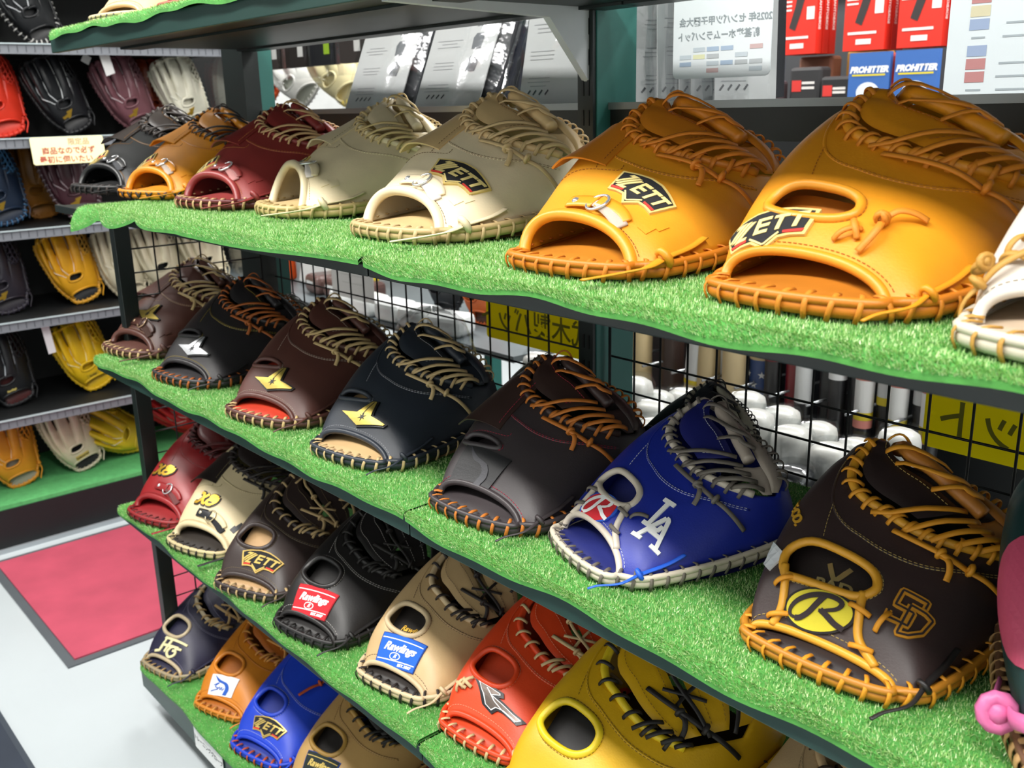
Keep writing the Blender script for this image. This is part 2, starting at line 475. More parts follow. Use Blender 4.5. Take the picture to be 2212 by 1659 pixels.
# ---- logos: every function paints in units of the patch width
ZETT_OUT = [(-.50, .17), (-.28, .235), (-.10, .275), (.10, .275), (.28, .235), (.50, .17), (.405, -.17), (.27, -.15), (.15, -.155), (0, -.285), (-.15, -.155), (-.27, -.15), (-.405, -.17)]
def cellk(k): return max(0.05, 0.0065 / k)
def lg_zett(D, border='#d9bf73', letter='#e6d189', metal=False):
    ck = cellk(D.k); kd = 'metal' if metal else 'cloth'; kw = dict(rough=0.35) if metal else {}
    D.layer(poly2d(ZETT_OUT[::-1], ck), border, 0.0028, 'patch_border', kd, **kw)
    D.layer(poly2d(inset_poly(ZETT_OUT, 0.032)[::-1], ck), '#17171b', 0.0033, 'patch_field')
    Ls = []
    sh = lambda pts: [(x + 0.26 * y, y) for x, y in pts]
    sz = lambda pts: [(x + 0.95 * y, y) for x, y in pts]
    for dx, y0, y1 in ((-.40, -.03, .135), (-.335, -.055, .155), (-.27, -.085, .135)): Ls.append(sz([(dx, y0), (dx + .045, y0), (dx + .045, y1), (dx, y1)]))
    Ls += [sz([(-.46, .125), (-.36, .125), (-.36, .165), (-.46, .165)]), sz([(-.26, -.085), (-.13, -.085), (-.15, -.045), (-.26, -.045)])]
    x0 = -.105
    Ls += [sh([(x0, -.06), (x0 + .045, -.06), (x0 + .045, .14), (x0, .14)])] + [sh([(x0, y), (x0 + .15, y), (x0 + .15, y + .042), (x0, y + .042)]) for y in (-.062, .022, .105)]
    for x0 in (.075, .245): Ls += [sh([(x0, .10), (x0 + .155, .10), (x0 + .155, .142), (x0, .142)]), sh([(x0 + .055, -.06), (x0 + .10, -.06), (x0 + .10, .12), (x0 + .055, .12)])]
    V, F, E_ = merge2d([poly2d(p, ck) for p in Ls])
    D.layer((V, F, E_), letter, 0.0042, 'lettering', kd, **kw)
    D.layer(stroke2d([(-.16, -.095), (-.12, -.125), (0, -.225), (.12, -.125), (.16, -.095)], .022, step=.03), letter, 0.0038, 'chevron', kd, **kw)
    D.layer(merge2d([poly2d([(-.385, -.135), (-.20, -.115), (-.20, -.085), (-.40, -.10)], ck), poly2d([(.20, -.115), (.385, -.135), (.40, -.10), (.20, -.085)], ck)]), '#d0342a', 0.0038, 'red_bars')
def merge2d(ms):
    V, F, E_, n = [], [], [], 0
    for v, f, e in ms:
        if len(v) == 0: continue
        V.append(v); F += [tuple(i + n for i in q) for q in f]; E_ += [(a + n, b + n) for a, b in e]; n += len(v)
    return np.vstack(V), F, E_
STAR = np.array([(-190, 62), (-48, 40), (40, 142), (70, 142), (72, 8), (212, -52), (205, -62), (-20, -66)]) / 420.0
def lg_star(D, color='#cdb45c'):
    ck = cellk(D.k)
    D.layer(poly2d(inset_poly(STAR, -0.035), ck), '#141416', 0.0030, 'patch_border', 'plastic')
    D.layer(poly2d(inset_poly(STAR, -0.004), ck), color, 0.0046, 'emblem', 'metal', rough=0.3)
    a = np.linspace(0, 2 * np.pi, 12, endpoint=False) + .3; r = np.where(np.arange(12) % 2 == 0, .085, .03)
    D.layer(poly2d(np.stack([r * np.cos(a) + .01, r * np.sin(a)], 1), ck), '#141416', 0.0051, 'small_star', 'plastic')
    D.layer(merge2d([stroke2d([(.0, .05), (.13, .32)], .012, step=.04)]), '#141416', 0.0051, 'ridge_line', 'plastic')
def ellipse(rx, ry, n=36):
    a = np.linspace(0, 2 * np.pi, n, endpoint=False); return np.stack([rx * np.cos(a), ry * np.sin(a)], 1)
R_SCRIPT = [curve_pts([(-.30, -.17), (-.40, -.13), (-.41, -.02), (-.30, .12), (-.08, .235), (.16, .255), (.31, .18), (.27, .07), (.12, .01), (.02, .0)], 40),
            curve_pts([(.06, .24), (-.02, .10), (-.12, -.06), (-.24, -.16), (-.32, -.17)], 20), curve_pts([(.04, .01), (.15, -.07), (.27, -.17), (.42, -.245)], 16)]
def lg_roval(D, field='#c8ba2e', ring='#1c1818', letter='#2a2022', aspect=.66):
    ck = cellk(D.k)
    D.layer(poly2d(ellipse(.54, .54 * aspect), ck), ring, 0.0024, 'patch_ring')
    D.layer(poly2d(ellipse(.49, .49 * aspect), ck), field, 0.0029, 'patch_field')
    D.layer(merge2d([stroke2d(p * np.array([1.0, aspect * 1.45]), .085, step=.03, taper=(i == 0)) for i, p in enumerate(R_SCRIPT)]), letter, 0.0042, 'script_letter')
def lg_rawlings(D, field='#c81e2a', inner='#ffffff'):
    ck = cellk(D.k)
    D.layer(poly2d([(-.5, -.37), (.5, -.37), (.5, .37), (-.5, .37)], ck), '#a01822' if field == '#c81e2a' else '#153a8a', 0.0020, 'patch_border')
    D.layer(poly2d([(-.48, -.35), (.48, -.35), (.48, .35), (-.48, .35)], ck), field, 0.0024, 'patch_field')
    D.layer(merge2d([stroke2d([(-.46, .25), (.46, .25)], .022, step=.05), stroke2d([(-.46, -.215), (.46, -.215)], .022, step=.05)]), inner, 0.0030, 'white_lines')
    D.layer(merge2d([xf2d(text2d('Rawlings', .25, shear=.38, bold=.008, cell=ck, sx=.82), 0, .07), stroke2d(ellipse(.12, .075) + np.array([-.05, -.12]), .018, True, step=.03),
                     xf2d(text2d('R', .11, shear=.4, bold=.004, cell=ck), -.05, -.12)]), inner, 0.0032, 'lettering')
    D.layer(xf2d(text2d('EST.1887', .085, bold=.004, cell=ck), .24, -.285), inner, 0.0030, 'year_line')
def lg_mizuno(D, dark='#17171c', line='#e8e8ea', field='#6d625c'):
    ck = cellk(D.k)
    p = np.array([(640, 1125), (800, 1135), (812, 1165), (783, 1188), (900, 1222), (965, 1222), (940, 1285), (850, 1270), (818, 1278), (800, 1322), (742, 1292), (708, 1220)], float)
    p = (p - p.mean(0)) / 325.0; p[:, 1] *= -1; p = p[::-1]
    D.layer(poly2d(inset_poly(p, -0.02), ck), dark, 0.0026, 'patch_border', 'plastic')
    D.layer(poly2d(inset_poly(p, 0.035), ck), line, 0.0032, 'outline', 'plastic')
    D.layer(poly2d(inset_poly(p, 0.055), ck), field, 0.0038, 'emblem', 'metal', rough=.35)
    D.layer(stroke2d(np.array([(-.28, .22), (-.08, .0), (.10, -.10), (.36, -.16)]), .02, step=.04), line, 0.0042, 'rib', 'plastic')
def lg_runbird(D, color='#c9a23c'):
    ck = cellk(D.k)
    p = np.array([(640, 1125), (800, 1135), (812, 1165), (783, 1188), (900, 1222), (965, 1222), (940, 1285), (850, 1270), (818, 1278), (800, 1322), (742, 1292), (708, 1220)], float)
    p = (p - p.mean(0)) / 325.0; p[:, 1] *= -1; p[:, 0] *= -1
    D.layer(poly2d(p, ck), color, 0.003, 'emblem', 'metal', rough=.35)
def lg_xa(D):
    st = [np.array([(-.46, -.20), (-.30, -.20), (.02, .20)]), np.array([(-.36, .18), (-.22, .18), (-.05, -.18), (.08, -.18)])]
    a = [curve_pts([(.40, .20), (.22, .22), (.14, .13), (.30, .10), (.42, .12)], 18), curve_pts([(.42, .2), (.46, .06), (.36, -.12), (.20, -.17), (.10, -.08), (.18, .02), (.40, .02)], 26)]
    D.layer(merge2d([stroke2d(p, .20, step=.03) for p in st + a]), '#15120e', 0.0024, 'patch_border', 'plastic')
    D.layer(merge2d([stroke2d(p, .105, step=.03) for p in st + a]), '#d0a53a', 0.0036, 'lettering', 'metal', rough=.3)
def lg_la(D, c='#f2f2f0'):
    w = .085
    st = [[(-.14, .50), (-.14, -.16)], [(-.27, .47), (-.01, .47)], [(-.27, -.16), (.12, -.16)], [(.10, -.16), (.12, -.02)],
          [(.06, .16), (-.16, -.47)], [(.06, .16), (.12, .16), (.34, -.47)], [(-.27, -.47), (-.04, -.47)], [(.20, -.47), (.46, -.47)], [(-.05, -.24), (.24, -.24)]]
    D.layer(merge2d([stroke2d(p, w, step=.04) for p in st]), c, 0.0026, 'lettering')
def lg_sd(D, c='#c98a1c', c2='#2c2224'):
    S_ = [(.16, .30), (.16, .47), (-.36, .47), (-.36, .08), (.02, .08), (.02, -.26), (-.42, -.26), (-.42, -.10)]
    D_ = [(-.10, .22), (-.10, -.5), (.12, -.44), (.34, -.22), (.40, .16), (.22, .22), (-.10, .22)]
    D.layer(merge2d([stroke2d(p, .13, step=.04) for p in (S_, D_)]), c, 0.0022, 'lettering')
    D.layer(merge2d([stroke2d(p, .045, step=.04) for p in (S_, D_)]), c2, 0.0026, 'letter_core')
def lg_hg(D):
    st = [[(-.5, -.18), (-.32, -.16), (-.20, .22)], [(-.28, .24), (.50, .20)], [(-.24, .02), (.12, .02)], [(.0, .22), (-.12, -.18)],
          curve_pts([(.30, .02), (.08, .0), (-.02, -.18), (.10, -.30), (.26, -.22), (.26, -.10), (.14, -.10)], 24), [(.20, -.02), (.42, .0)]]
    D.layer(merge2d([stroke2d(p, .075, step=.03) for p in st]), '#ddd5a4', 0.0024, 'lettering')
def lg_swoosh(D, field='#dfe3e6', ink='#2457b5', dark=None):
    ck = cellk(D.k)
    D.layer(poly2d([(-.5, -.34), (.5, -.34), (.5, .34), (-.5, .34)], ck), field if not dark else dark, 0.0020, 'patch_field', 'cloth' if not dark else 'leather')
    out = curve_pts([(-.36, .30), (-.10, .16), (.18, .08), (.30, -.10), (.26, -.30)], 24); inn = curve_pts([(.12, -.30), (.16, -.08), (.06, .04), (-.16, .10), (-.36, .30)], 24)
    D.layer(poly2d(np.vstack([out, inn[:-1]])[::-1], ck), ink, 0.0030, 'swoosh', 'cloth' if not dark else 'leather')
    if not dark:
        D.layer(merge2d([stroke2d(curve_pts([(-.30, -.02), (-.12, .06), (-.24, -.06), (-.10, -.12), (-.38, -.22)], 30), .03, step=.02),
                         stroke2d(curve_pts([(-.14, -.16), (-.06, -.06), (-.02, -.16), (.02, -.06), (.06, -.16), (.12, -.08)], 30), .022, step=.02)]), ink, 0.0028, 'script')
def lg_text(D, body, field, ink, asp=.36, shear=.0, fill=.9, frame=True):
    ck = cellk(D.k)
    if frame: D.layer(poly2d([(-.5, -asp / 2), (.5, -asp / 2), (.5, asp / 2), (-.5, asp / 2)], ck), field, 0.0018, 'patch_field', 'leather')
    D.layer(text2d(body, fill * 1.55 / max(4, len(body)), shear=shear, bold=.006, cell=ck), ink, 0.0026, 'lettering')
# ---- the mitt itself
WEB = dict(
    catch=([(.385, .955), (.39, .83), (.415, .70), (.475, .615), (.58, .59), (.70, .66), (.82, .79)],
           [(.42, .972), (.49, .972), (.56, .970), (.64, .966), (.72, .960), (.80, .945), (.88, .90)]),
    first=([(.385, .950), (.385, .76), (.405, .60), (.46, .48), (.56, .42), (.69, .43), (.80, .50)],
           [(.44, .972), (.51, .972), (.58, .966), (.65, .952), (.73, .92), (.81, .85), (.89, .74)]),
    field=([(.66, .90), (.665, .80), (.67, .70), (.68, .60), (.70, .53), (.75, .49), (.80, .47)],
           [(.72, .93), (.78, .88), (.82, .82), (.85, .75), (.87, .68), (.89, .60), (.90, .54)]))
def knot(g, p, n, t, r=0.006):
    b = np.cross(n, t)
    a = np.linspace(0, 2 * np.pi, 10, endpoint=False)
    ring = p + n * r * 0.7 + np.outer(np.cos(a) * r, b) + np.outer(np.sin(a) * r * .9, n)
    g.tube(ring, r * .55, 6, closed=True)
    g.ball(p + n * r * .7, r * .8, 8, 6)
def lace_tail(g, S, uv0, ang, pts, width=0.0030, thick=0.0011, knot_r=0.0):
    """a lace end lying on the shell: pts = (a, b, height) in metres around uv0"""
    q = curve_pts(np.array(pts, float), 18); uv = S.map2d(q[:, :2], uv0, ang)
    P = S.P(uv[:, 0], uv[:, 1], q[:, 2] + 0.0018); N = S.N(uv[:, 0], uv[:, 1])
    g.tube(P, width, 6, N=N, flat=(width, thick))
    if knot_r:
        T = P[1] - P[0]; T /= np.linalg.norm(T); knot(g, P[0], N[0], T, knot_r)
    return g
def free_lace(g, pts, width=0.003, thick=0.0012, n=20):
    P = curve_pts(np.array(pts, float), n); g.tube(P, width, 6, flat=(width, thick), N=np.repeat([[0, .3, 1.0]], n, 0)); return g
def build_mitt(name, label, cat, loc, rz=0.0, scale=1.0, group=None, shape='catch', style='belt', leather='#c8902c', inner=None, lace='#c8902c', bind=None,
               rim=None, stitch=None, crown=None, webcol=None, logo=None, logo_uv=(.58, .40), logo_ang=0.0, logo_size=.075, logo_sx=1.0, logo2=None, rot=None, tails=None, wraps=0.020,
               lod=1, lace_w=0.0026, seams=True, flap=None, rough=0.43, tie=None, shell_kw=None, welt=None, ring='#d8dadc', suede='#b9a99c', hole=None, strap_ties=None, extra=None, web=True, zig=False, bulge=None, piping=None, under=None):
    inner = inner or leather; bind = bind or leather; rim = rim or leather; crown = crown or leather; webcol = webcol or leather; tie = tie or leather
    kw = dict(lift=0.025); kw.update(shell_kw or {})
    if shape == 'catch': kw.setdefault('sz', .88)
    if style == 'slot' and shape == 'catch': kw.setdefault('h0', -.006)
    if bulge is None: bulge = .011 if shape == 'first' else (.020 if style == 'slot' else .027)
    S = Shell(shape, fingers=4 if shape == 'field' else 0, **kw)
    root = empty(name, loc, rz, label, cat, group, scale, rot)
    ML = mat('leather', leather, rough=rough); MLACE = mat('lace', lace); MB = mat('leather', bind, rough=max(.38, rough - .03))
    A, B = [np.array(x) for x in WEB[shape]]
    Ac, Bc = curve_pts(A, 41), curve_pts(B, 41)
    sv = np.linspace(0, 1, 41)
    def W(s_, t_):
        s_ = np.atleast_1d(np.asarray(s_, float)); t_ = np.atleast_1d(np.asarray(t_, float)); s_, t_ = np.broadcast_arrays(s_, t_)
        a = np.stack([np.interp(s_, sv, Ac[:, k]) for k in (0, 1)], 1); b = np.stack([np.interp(s_, sv, Bc[:, k]) for k in (0, 1)], 1)
        return np.clip(a + (b - a) * t_[:, None], 0, 1)
    holes = []
    if web: holes.append(np.vstack([Ac, Bc[::-1]]))
    hole_poly = None
    if style in ('slot', 'strap'):
        if hole is None:
            hole = dict(slot=[(.29, .235), (.36, .205), (.46, .205), (.51, .225), (.49, .262), (.40, .272), (.32, .268)],
                        strap=[(.34, .195), (.41, .150), (.50, .140), (.565, .160), (.595, .21), (.575, .275), (.51, .305), (.42, .30), (.36, .255)])[style]
        hole_poly = curve_pts(hole, 36, True); holes.append(hole_poly)
    if shape == 'field':
        for k in (1, 2, 3):
            uc = .06 + .62 * k / 4; holes.append(np.array([(uc - .004, .62), (uc + .004, .62), (uc + .012, .86), (uc + .030, .985), (uc - .030, .985), (uc - .012, .86)]))
    n_u, n_v = (66, 58) if lod == 1 else ((96, 36) if shape == 'field' else (44, 36))
    sh = shell_mesh(S, holes, n_u, n_v).build('back_panel', ML, root)
    md = sh.modifiers.new('thickness', 'SOLIDIFY'); md.thickness = 0.004; md.offset = -1
    # rim loop: left edge, bulged front of the palm heel, right edge
    vv = np.linspace(.90, 0.0, 16)
    Lp = S.P(np.zeros(16), vv); Rp = S.P(np.ones(16), vv[::-1])
    c0, c1 = Lp[-1], Rp[0]
    q = np.linspace(0, np.pi, 22)[1:-1]; xm = (c0[0] + c1[0]) / 2; hw = (c1[0] - c0[0]) / 2
    Fp = np.stack([xm - hw * np.cos(q) * (1 + .10 * np.sin(q)), c0[1] - bulge * np.sin(q) ** .8, np.full(len(q), c0[2])], 1)
    loop = np.vstack([Lp, Fp, Rp])
    cen = loop.mean(0); out = loop - cen; out[:, 2] = 0; out /= np.linalg.norm(out, axis=1)[:, None]
    lz = 0.0085 + np.maximum(0, loop[:, 2] - 0.014)
    loop = loop + out * .003; loop[:, 2] = lz
    loop = curve_pts(loop, 90)
    # palm pad: the thick heel seen through the wrist opening
    ns = 15
    chord = np.stack([np.linspace(c0[k], c1[k], ns) for k in range(3)], 1)
    qs = np.linspace(0, np.pi, ns)
    Fb = np.stack([xm - hw * np.cos(qs) * (1 + .10 * np.sin(qs)), c0[1] - bulge * np.sin(qs) ** .8, np.full(ns, .012)], 1)
    rows = []
    for k in np.linspace(0, 1, 5): rows.append(Fb + (chord - Fb) * k + np.outer(np.sin(qs) * .006 * math.sin(k * 1.57), [0, 0, 1]) * 1.0)
    for v in np.linspace(.06, .92, 12):
        l, r = S.P(0.0, v), S.P(1.0, v); t = np.linspace(0, 1, ns)
        row = l + np.outer(t, r - l); row[:, 2] = row[:, 2] - .002 + np.sin(t * np.pi) * (.008 + .012 * v); rows.append(row)
    top = np.array(rows); bot = top.copy(); bot[..., 2] = np.maximum(top[..., 2] - .02, .0015)
    gp = G(); gp.grid(top.transpose(1, 0, 2)); gp.grid(bot.transpose(1, 0, 2)[::-1])
    gp.build('palm_pad', mat('leather', inner, rough=.5), root)
    out2 = loop - cen; out2[:, 2] = 0; out2 /= np.linalg.norm(out2, axis=1)[:, None]
    g = G(); g.tube(loop, .0070, 10); 
    if lod == 1: g.tube(loop + out2 * .004 + np.array([0, 0, .007]), .0042, 8)
    g.build('rim_roll', mat('leather', rim, rough=.45), root)
    NN = out2 * .8 + np.array([0, 0, .6])
    Lr = path_len(loop); g = G()
    st = np.arange(.02, Lr - .02, wraps)
    if zig:
        for k, s0 in enumerate(st): ribbon_wraps(g, loop + np.array([0, 0, .002]), NN, [s0], .012, lace_w, .0092, slant=.7 if k % 2 else -.7)
    else: ribbon_wraps(g, loop + np.array([0, 0, .002]), NN, st, .0125, lace_w, .0092, slant=.12)
    g.build('rim_lace', MLACE, root)
    # wrist edge binding
    P, N, _ = S.path([(0.0, 0), (.1, 0), (.25, 0), (.5, 0), (.75, 0), (.9, 0), (1.0, 0)], 50)
    br = .0068 if style == 'belt' else .0048
    G().tube(P - N * br * .3, br, 8).build('wrist_binding', MB, root)
    # finger hole binding
    if hole_poly is not None:
        P = S.P(hole_poly[:, 0], hole_poly[:, 1]); N = S.N(hole_poly[:, 0], hole_poly[:, 1])
        G().tube(P, .0048 if style == 'strap' else .0042, 8, closed=True).build('finger_hole_binding', MB, root)
        lo, hi = hole_poly.min(0) - .03, hole_poly.max(0) + .03
        U, V_ = np.meshgrid(np.linspace(lo[0], hi[0], 10), np.linspace(lo[1], hi[1], 8), indexing='ij')
        pad = G().grid(S.P(U.ravel(), V_.ravel(), -.020).reshape(10, 8, 3)).build('inner_pad', mat('leather', inner, rough=.6), root)
        if under:
            (m2, col, duv, an, size) = under; V2, F2, E2 = m2
            uv = S.map2d(V2 * size, tuple(hole_poly.mean(0) + np.array(duv)), an); G().add(S.P(uv[:, 0], uv[:, 1], -.0188), F2).build('inner_lettering', mat('metal', col, rough=.4), pad, smooth=False)
    if piping:
        for pts in piping:
            P, N, _ = S.path(pts, 24, .001); G().tube(P, .0046, 8).build('strap_piping', MB, root)
    # web
    if web:
        P, N, _ = S.path(A, 50, .001)
        G().tube(P, .0052, 8).build('web_seam_roll', mat('leather', bind if bind != leather else webcol, rough=.45), root)
        g = G(); La = path_len(P)
        wsp = .0165 if shape != 'first' else .026
        ribbon_wraps(g, P, N, np.arange(.012, La - .008, wsp), .0115, lace_w * 1.05, .0068, slant=.35)
        if shape == 'catch':
            panel(S, W, .05, .60, .14, .54, .005).build('web_crown', mat('leather', crown, rough=rough), root)
            uv = W(np.linspace(.04, .64, 24), np.linspace(.70, .66, 24)); bar = S.P(uv[:, 0], uv[:, 1], .006)
            G().tube(bar, .0085, 10).build('web_bar', mat('leather', webcol, rough=rough), root)
            panel(S, W, .06, .97, .78, 1.0, .004).build('thumb_panel', mat('leather', webcol, rough=rough), root)
            panel(S, W, .68, .985, .46, .80, .003, n=14, m=7).build('web_side', mat('leather', webcol, rough=rough), root)
            for s0 in (.14, .25, .36, .47):
                uv = W(np.linspace(s0 - .02, s0 + .05, 9), np.linspace(.46, .80, 9)); off = .007 + .012 * np.sin(np.linspace(0, np.pi, 9))
                pp = S.P(uv[:, 0], uv[:, 1], off); g.tube(pp, lace_w, 6, N=S.N(uv[:, 0], uv[:, 1]), flat=(lace_w * 1.45, .0013))
            for s0 in (.57, .66, .75, .83, .91):
                uv = W(np.linspace(s0, s0 + .03, 9), np.linspace(-.10, .56, 9)); off = .004 + .010 * np.sin(np.linspace(0, np.pi, 9))
                pp = S.P(uv[:, 0], uv[:, 1], off); g.tube(pp, lace_w, 6, N=S.N(uv[:, 0], uv[:, 1]), flat=(lace_w * 1.35, .0013))
            uv = W(np.linspace(.12, .97, 30), np.full(30, .985)); pp = S.P(uv[:, 0], uv[:, 1], .002)
            ribbon_wraps(g, pp, S.N(uv[:, 0], uv[:, 1]), np.arange(.01, path_len(pp) - .005, .014), .011, lace_w, .0085, slant=.2)
        elif shape == 'first':
            for k, (t0, t1) in enumerate(((.10, .36), (.44, .70), (.78, 1.0))):
                panel(S, W, .07, .93, t0, t1, .003).build('web_strip', mat('leather', crown if k == 0 else webcol, rough=rough), root)
            for t0 in (.40, .74):
                uv = W(np.linspace(.06, .96, 22), np.full(22, t0) + .02 * np.sin(np.linspace(0, 9, 22))); pp = S.P(uv[:, 0], uv[:, 1], .008)
                g.tube(pp, lace_w, 6, N=S.N(uv[:, 0], uv[:, 1]), flat=(lace_w * 1.1, .0013))
                i = 11; knot(g, pp[i], S.N(uv[i:i + 1, 0], uv[i:i + 1, 1])[0], (pp[i + 1] - pp[i]) / np.linalg.norm(pp[i + 1] - pp[i]), .0045)
                for s0 in (.28, .68):
                    for sg in (1, -1):
                        uv = W(np.linspace(s0 - .06 * sg, s0 + .06 * sg, 7), np.linspace(t0 - .12, t0 + .12, 7)); pp = S.P(uv[:, 0], uv[:, 1], .0065 + (.001 if sg > 0 else 0))
                        g.tube(pp, lace_w, 6, N=S.N(uv[:, 0], uv[:, 1]), flat=(lace_w, .001))
            for s0 in (.78, .85, .92, .98):
                uv = W(np.linspace(s0, s0 + .01, 7), np.linspace(-.10, .14, 7)); off = .004 + .007 * np.sin(np.linspace(0, np.pi, 7))
                pp = S.P(uv[:, 0], uv[:, 1], off); g.tube(pp, lace_w, 6, N=S.N(uv[:, 0], uv[:, 1]), flat=(lace_w * 1.1, .0012))
        else:
            for s0 in np.linspace(.04, .92, 7):
                uv = W(np.linspace(s0, s0 + .02, 5), np.linspace(-.04, 1.04, 5)); pp = S.P(uv[:, 0], uv[:, 1], .003)
                g.tube(pp, .004, 6, N=S.N(uv[:, 0], uv[:, 1]), flat=(.0045, .0016))
            for t0 in (.3, .7):
                uv = W(np.linspace(.02, .98, 12), np.full(12, t0)); pp = S.P(uv[:, 0], uv[:, 1], .005)
                g.tube(pp, .003, 6, N=S.N(uv[:, 0], uv[:, 1]), flat=(.004, .0014))
        g.build('web_lace', MLACE, root)
    # stitched seams
    if seams and lod == 1:
        ms = mat('thread', stitch or '#8a6a30'); g = G()
        base = np.array([(.345, .86), (.37, .68), (.44, .50), (.54, .43), (.67, .48), (.80, .64), (.88, .76)] if shape == 'catch' else [(.345, .84), (.355, .62), (.405, .455), (.50, .36), (.65, .335), (.79, .39), (.90, .49)])
        P, N, qq = S.path(base, 60)
        stitches(g, P, N)
        P, N, _ = S.path(base + np.array([0.004, -.010]), 60); stitches(g, P, N)
        i = 18
        P, N, _ = S.path([tuple(qq[i]), tuple(qq[i] * .5 + np.array([.45, .335]) * .5), (.45, .335)], 24); stitches(g, P, N)
        P, N, _ = S.path([(.04, .035), (.25, .030), (.5, .028), (.75, .030), (.96, .035)], 60); stitches(g, P, N)
        if hole_poly is not None:
            hc = hole_poly.mean(0); hp = hc + (hole_poly - hc) * np.array([1.12, 1.2]); P = S.P(hp[:, 0], hp[:, 1]); N = S.N(hp[:, 0], hp[:, 1]); stitches(g, P, N)
        if web and shape == 'catch':
            uv = W(np.linspace(.10, .56, 24), np.full(24, .46)); stitches(g, S.P(uv[:, 0], uv[:, 1], .005), S.N(uv[:, 0], uv[:, 1]))
            uv = W(np.full(8, .57), np.linspace(.22, .46, 8)); stitches(g, S.P(uv[:, 0], uv[:, 1], .005), S.N(uv[:, 0], uv[:, 1]))
        if web and shape == 'first':
            for t0 in (.16, .31, .50, .64):
                uv = W(np.linspace(.10, .90, 30), np.full(30, t0)); stitches(g, S.P(uv[:, 0], uv[:, 1], .004), S.N(uv[:, 0], uv[:, 1]))
        g.build('stitching', ms, root, smooth=False)['kind'] = 'stuff'
        # welt along the seam
        P, N, _ = S.path(base + np.array([0.002, -.005]), 50); G().tube(P - N * .0008, .0019, 6).build('seam_welt', ML, root)
    if welt:
        g = G()
        for k in (1, 2, 3):
            u = .06 + .62 * k / 4; P, N, _ = S.path([(u * .35 + .32, .26), (u, .45), (u, .65), (u, .93)], 24, .0012); g.tube(P, .0019, 6)
        for u in (.08, .215, .37, .525, .66):
            P, N, _ = S.path([(u, .40), (u, .60), (u, .90)], 18, .0004); g.tube(P, .0011, 5)
        g.build('finger_welt', mat('leather', welt, rough=.4), root)
    if shape == 'field':
        g = G()                         # lace threaded through the finger tips and the heel
        P, N, _ = S.path([(.05, .86), (.2, .89), (.36, .895), (.52, .885), (.66, .86)], 40, .001); g.tube(P, .0022, 6)
        ribbon_wraps(g, P, N, np.arange(.008, path_len(P), .013), .007, .002, .004, slant=.3)
        g.build('finger_lace', MLACE, root)
    # closed-back flap with its open lower edge
    if flap is not None:
        (u0, v0, u1, v1) = flap
        uu = np.linspace(u0, u1, 16); vv2 = np.linspace(v0, v1, 12); U, V_ = np.meshgrid(uu, vv2, indexing='ij')
        f = 1 - (V_ - v0) / (v1 - v0); prof = .0022 + .016 * np.clip(f, 0, 1) ** 2.2 * np.clip((u1 - U) / (u1 - u0) * 1.4, 0, 1)
        top = S.P(U.ravel(), V_.ravel(), prof.ravel()).reshape(16, 12, 3); bt = S.P(U.ravel(), V_.ravel(), (prof - .0024).ravel()).reshape(16, 12, 3)
        g = G(); g.grid(top); g.grid(bt[::-1])
        for a, b in ((top[:, 0], bt[:, 0]), (bt[:, -1], top[:, -1]), (bt[0], top[0]), (top[-1], bt[-1])): g.grid(np.stack([a, b], 1))
        fo = g.build('back_flap', mat('leather', crown if crown != leather else leather, rough=rough), root)
        if lod == 1:
            g = G(); P, N, _ = S.path([(u1 - .012, v1 - .02), (u1 - .012, (v0 + v1) / 2), (u1 - .012, v0 + .02)], 16, .004); stitches(g, P, N)
            P, N, _ = S.path([(u0 + .02, v0 - .045), ((u0 + u1) / 2, v0 - .035), (u1 + .02, v0 - .02), (u1 + .03, v0 + .04)], 30); stitches(g, P, N)
            g.build('flap_stitching', mat('thread', stitch or '#8a6a30'), fo, smooth=False)['kind'] = 'stuff'
    # belt with D-ring, rivet and tongue
    if style == 'belt':
        def strip(pts, hwid, off, name, material, parent, thick=.0016, n=22):
            qq = curve_pts(np.array(pts, float), n); P = S.P(qq[:, 0], qq[:, 1], off); N = S.N(qq[:, 0], qq[:, 1])
            return G().tube(P, hwid, 8, N=N, flat=(hwid, thick)).build(name, material, parent)
        bl = strip([(.43, .095), (.47, .095), (.51, .095), (.55, .092)], .0098, np.linspace(.002, .006, 22), 'belt_tab', mat('leather', tie, rough=.4), root)
        c = S.P(.55, .092, .0065); n = S.N(np.array([.55]), np.array([.092]))[0]
        t1 = S.P(.60, .088) - S.P(.50, .096); t1 /= np.linalg.norm(t1); t2 = np.cross(n, t1)
        a = np.linspace(0, 2 * np.pi, 26, endpoint=False)
        rg = c + t1 * .004 + np.outer(np.cos(a) * .0135, t1) + np.outer(np.sin(a) * .0125, t2) + np.outer(np.cos(a) * .002, n)
        G().tube(rg, .0017, 8, closed=True).build('belt_ring', mat('metal', ring), bl)
        cr = S.P(.465, .095, .0042); nr = S.N(np.array([.465]), np.array([.095]))[0]
        M = np.stack([t1, t2, nr], 1)
        G().lathe([(.0, .0022), (.0022, .0020), (.0042, .0008), (.0046, -.001)], cr, 14, M).build('rivet', mat('metal', ring, rough=.15), bl)
        strip([(.555, .088), (.62, .070), (.69, .050), (.75, .035)], np.linspace(.006, .0085, 22), np.linspace(.006, .0018, 22), 'belt_tongue', mat('cloth', suede), root)
        strip([(.56, .105), (.62, .105), (.68, .095), (.73, .075)], np.linspace(.010, .0065, 22), np.linspace(.006, .0022, 22), 'belt_keeper', ML, root)
        if lod == 1:
            for uc, vc in ((.80, .13), (.82, .20)):
                D = Decal(S, root, (uc, vc), .15, .0135, 'strap_slot'); D.layer(poly2d([(-.5, -.5), (.5, -.5), (.5, .5), (-.5, .5)], .5), leather if tie == leather else tie, .0011, 'slot', 'leather')
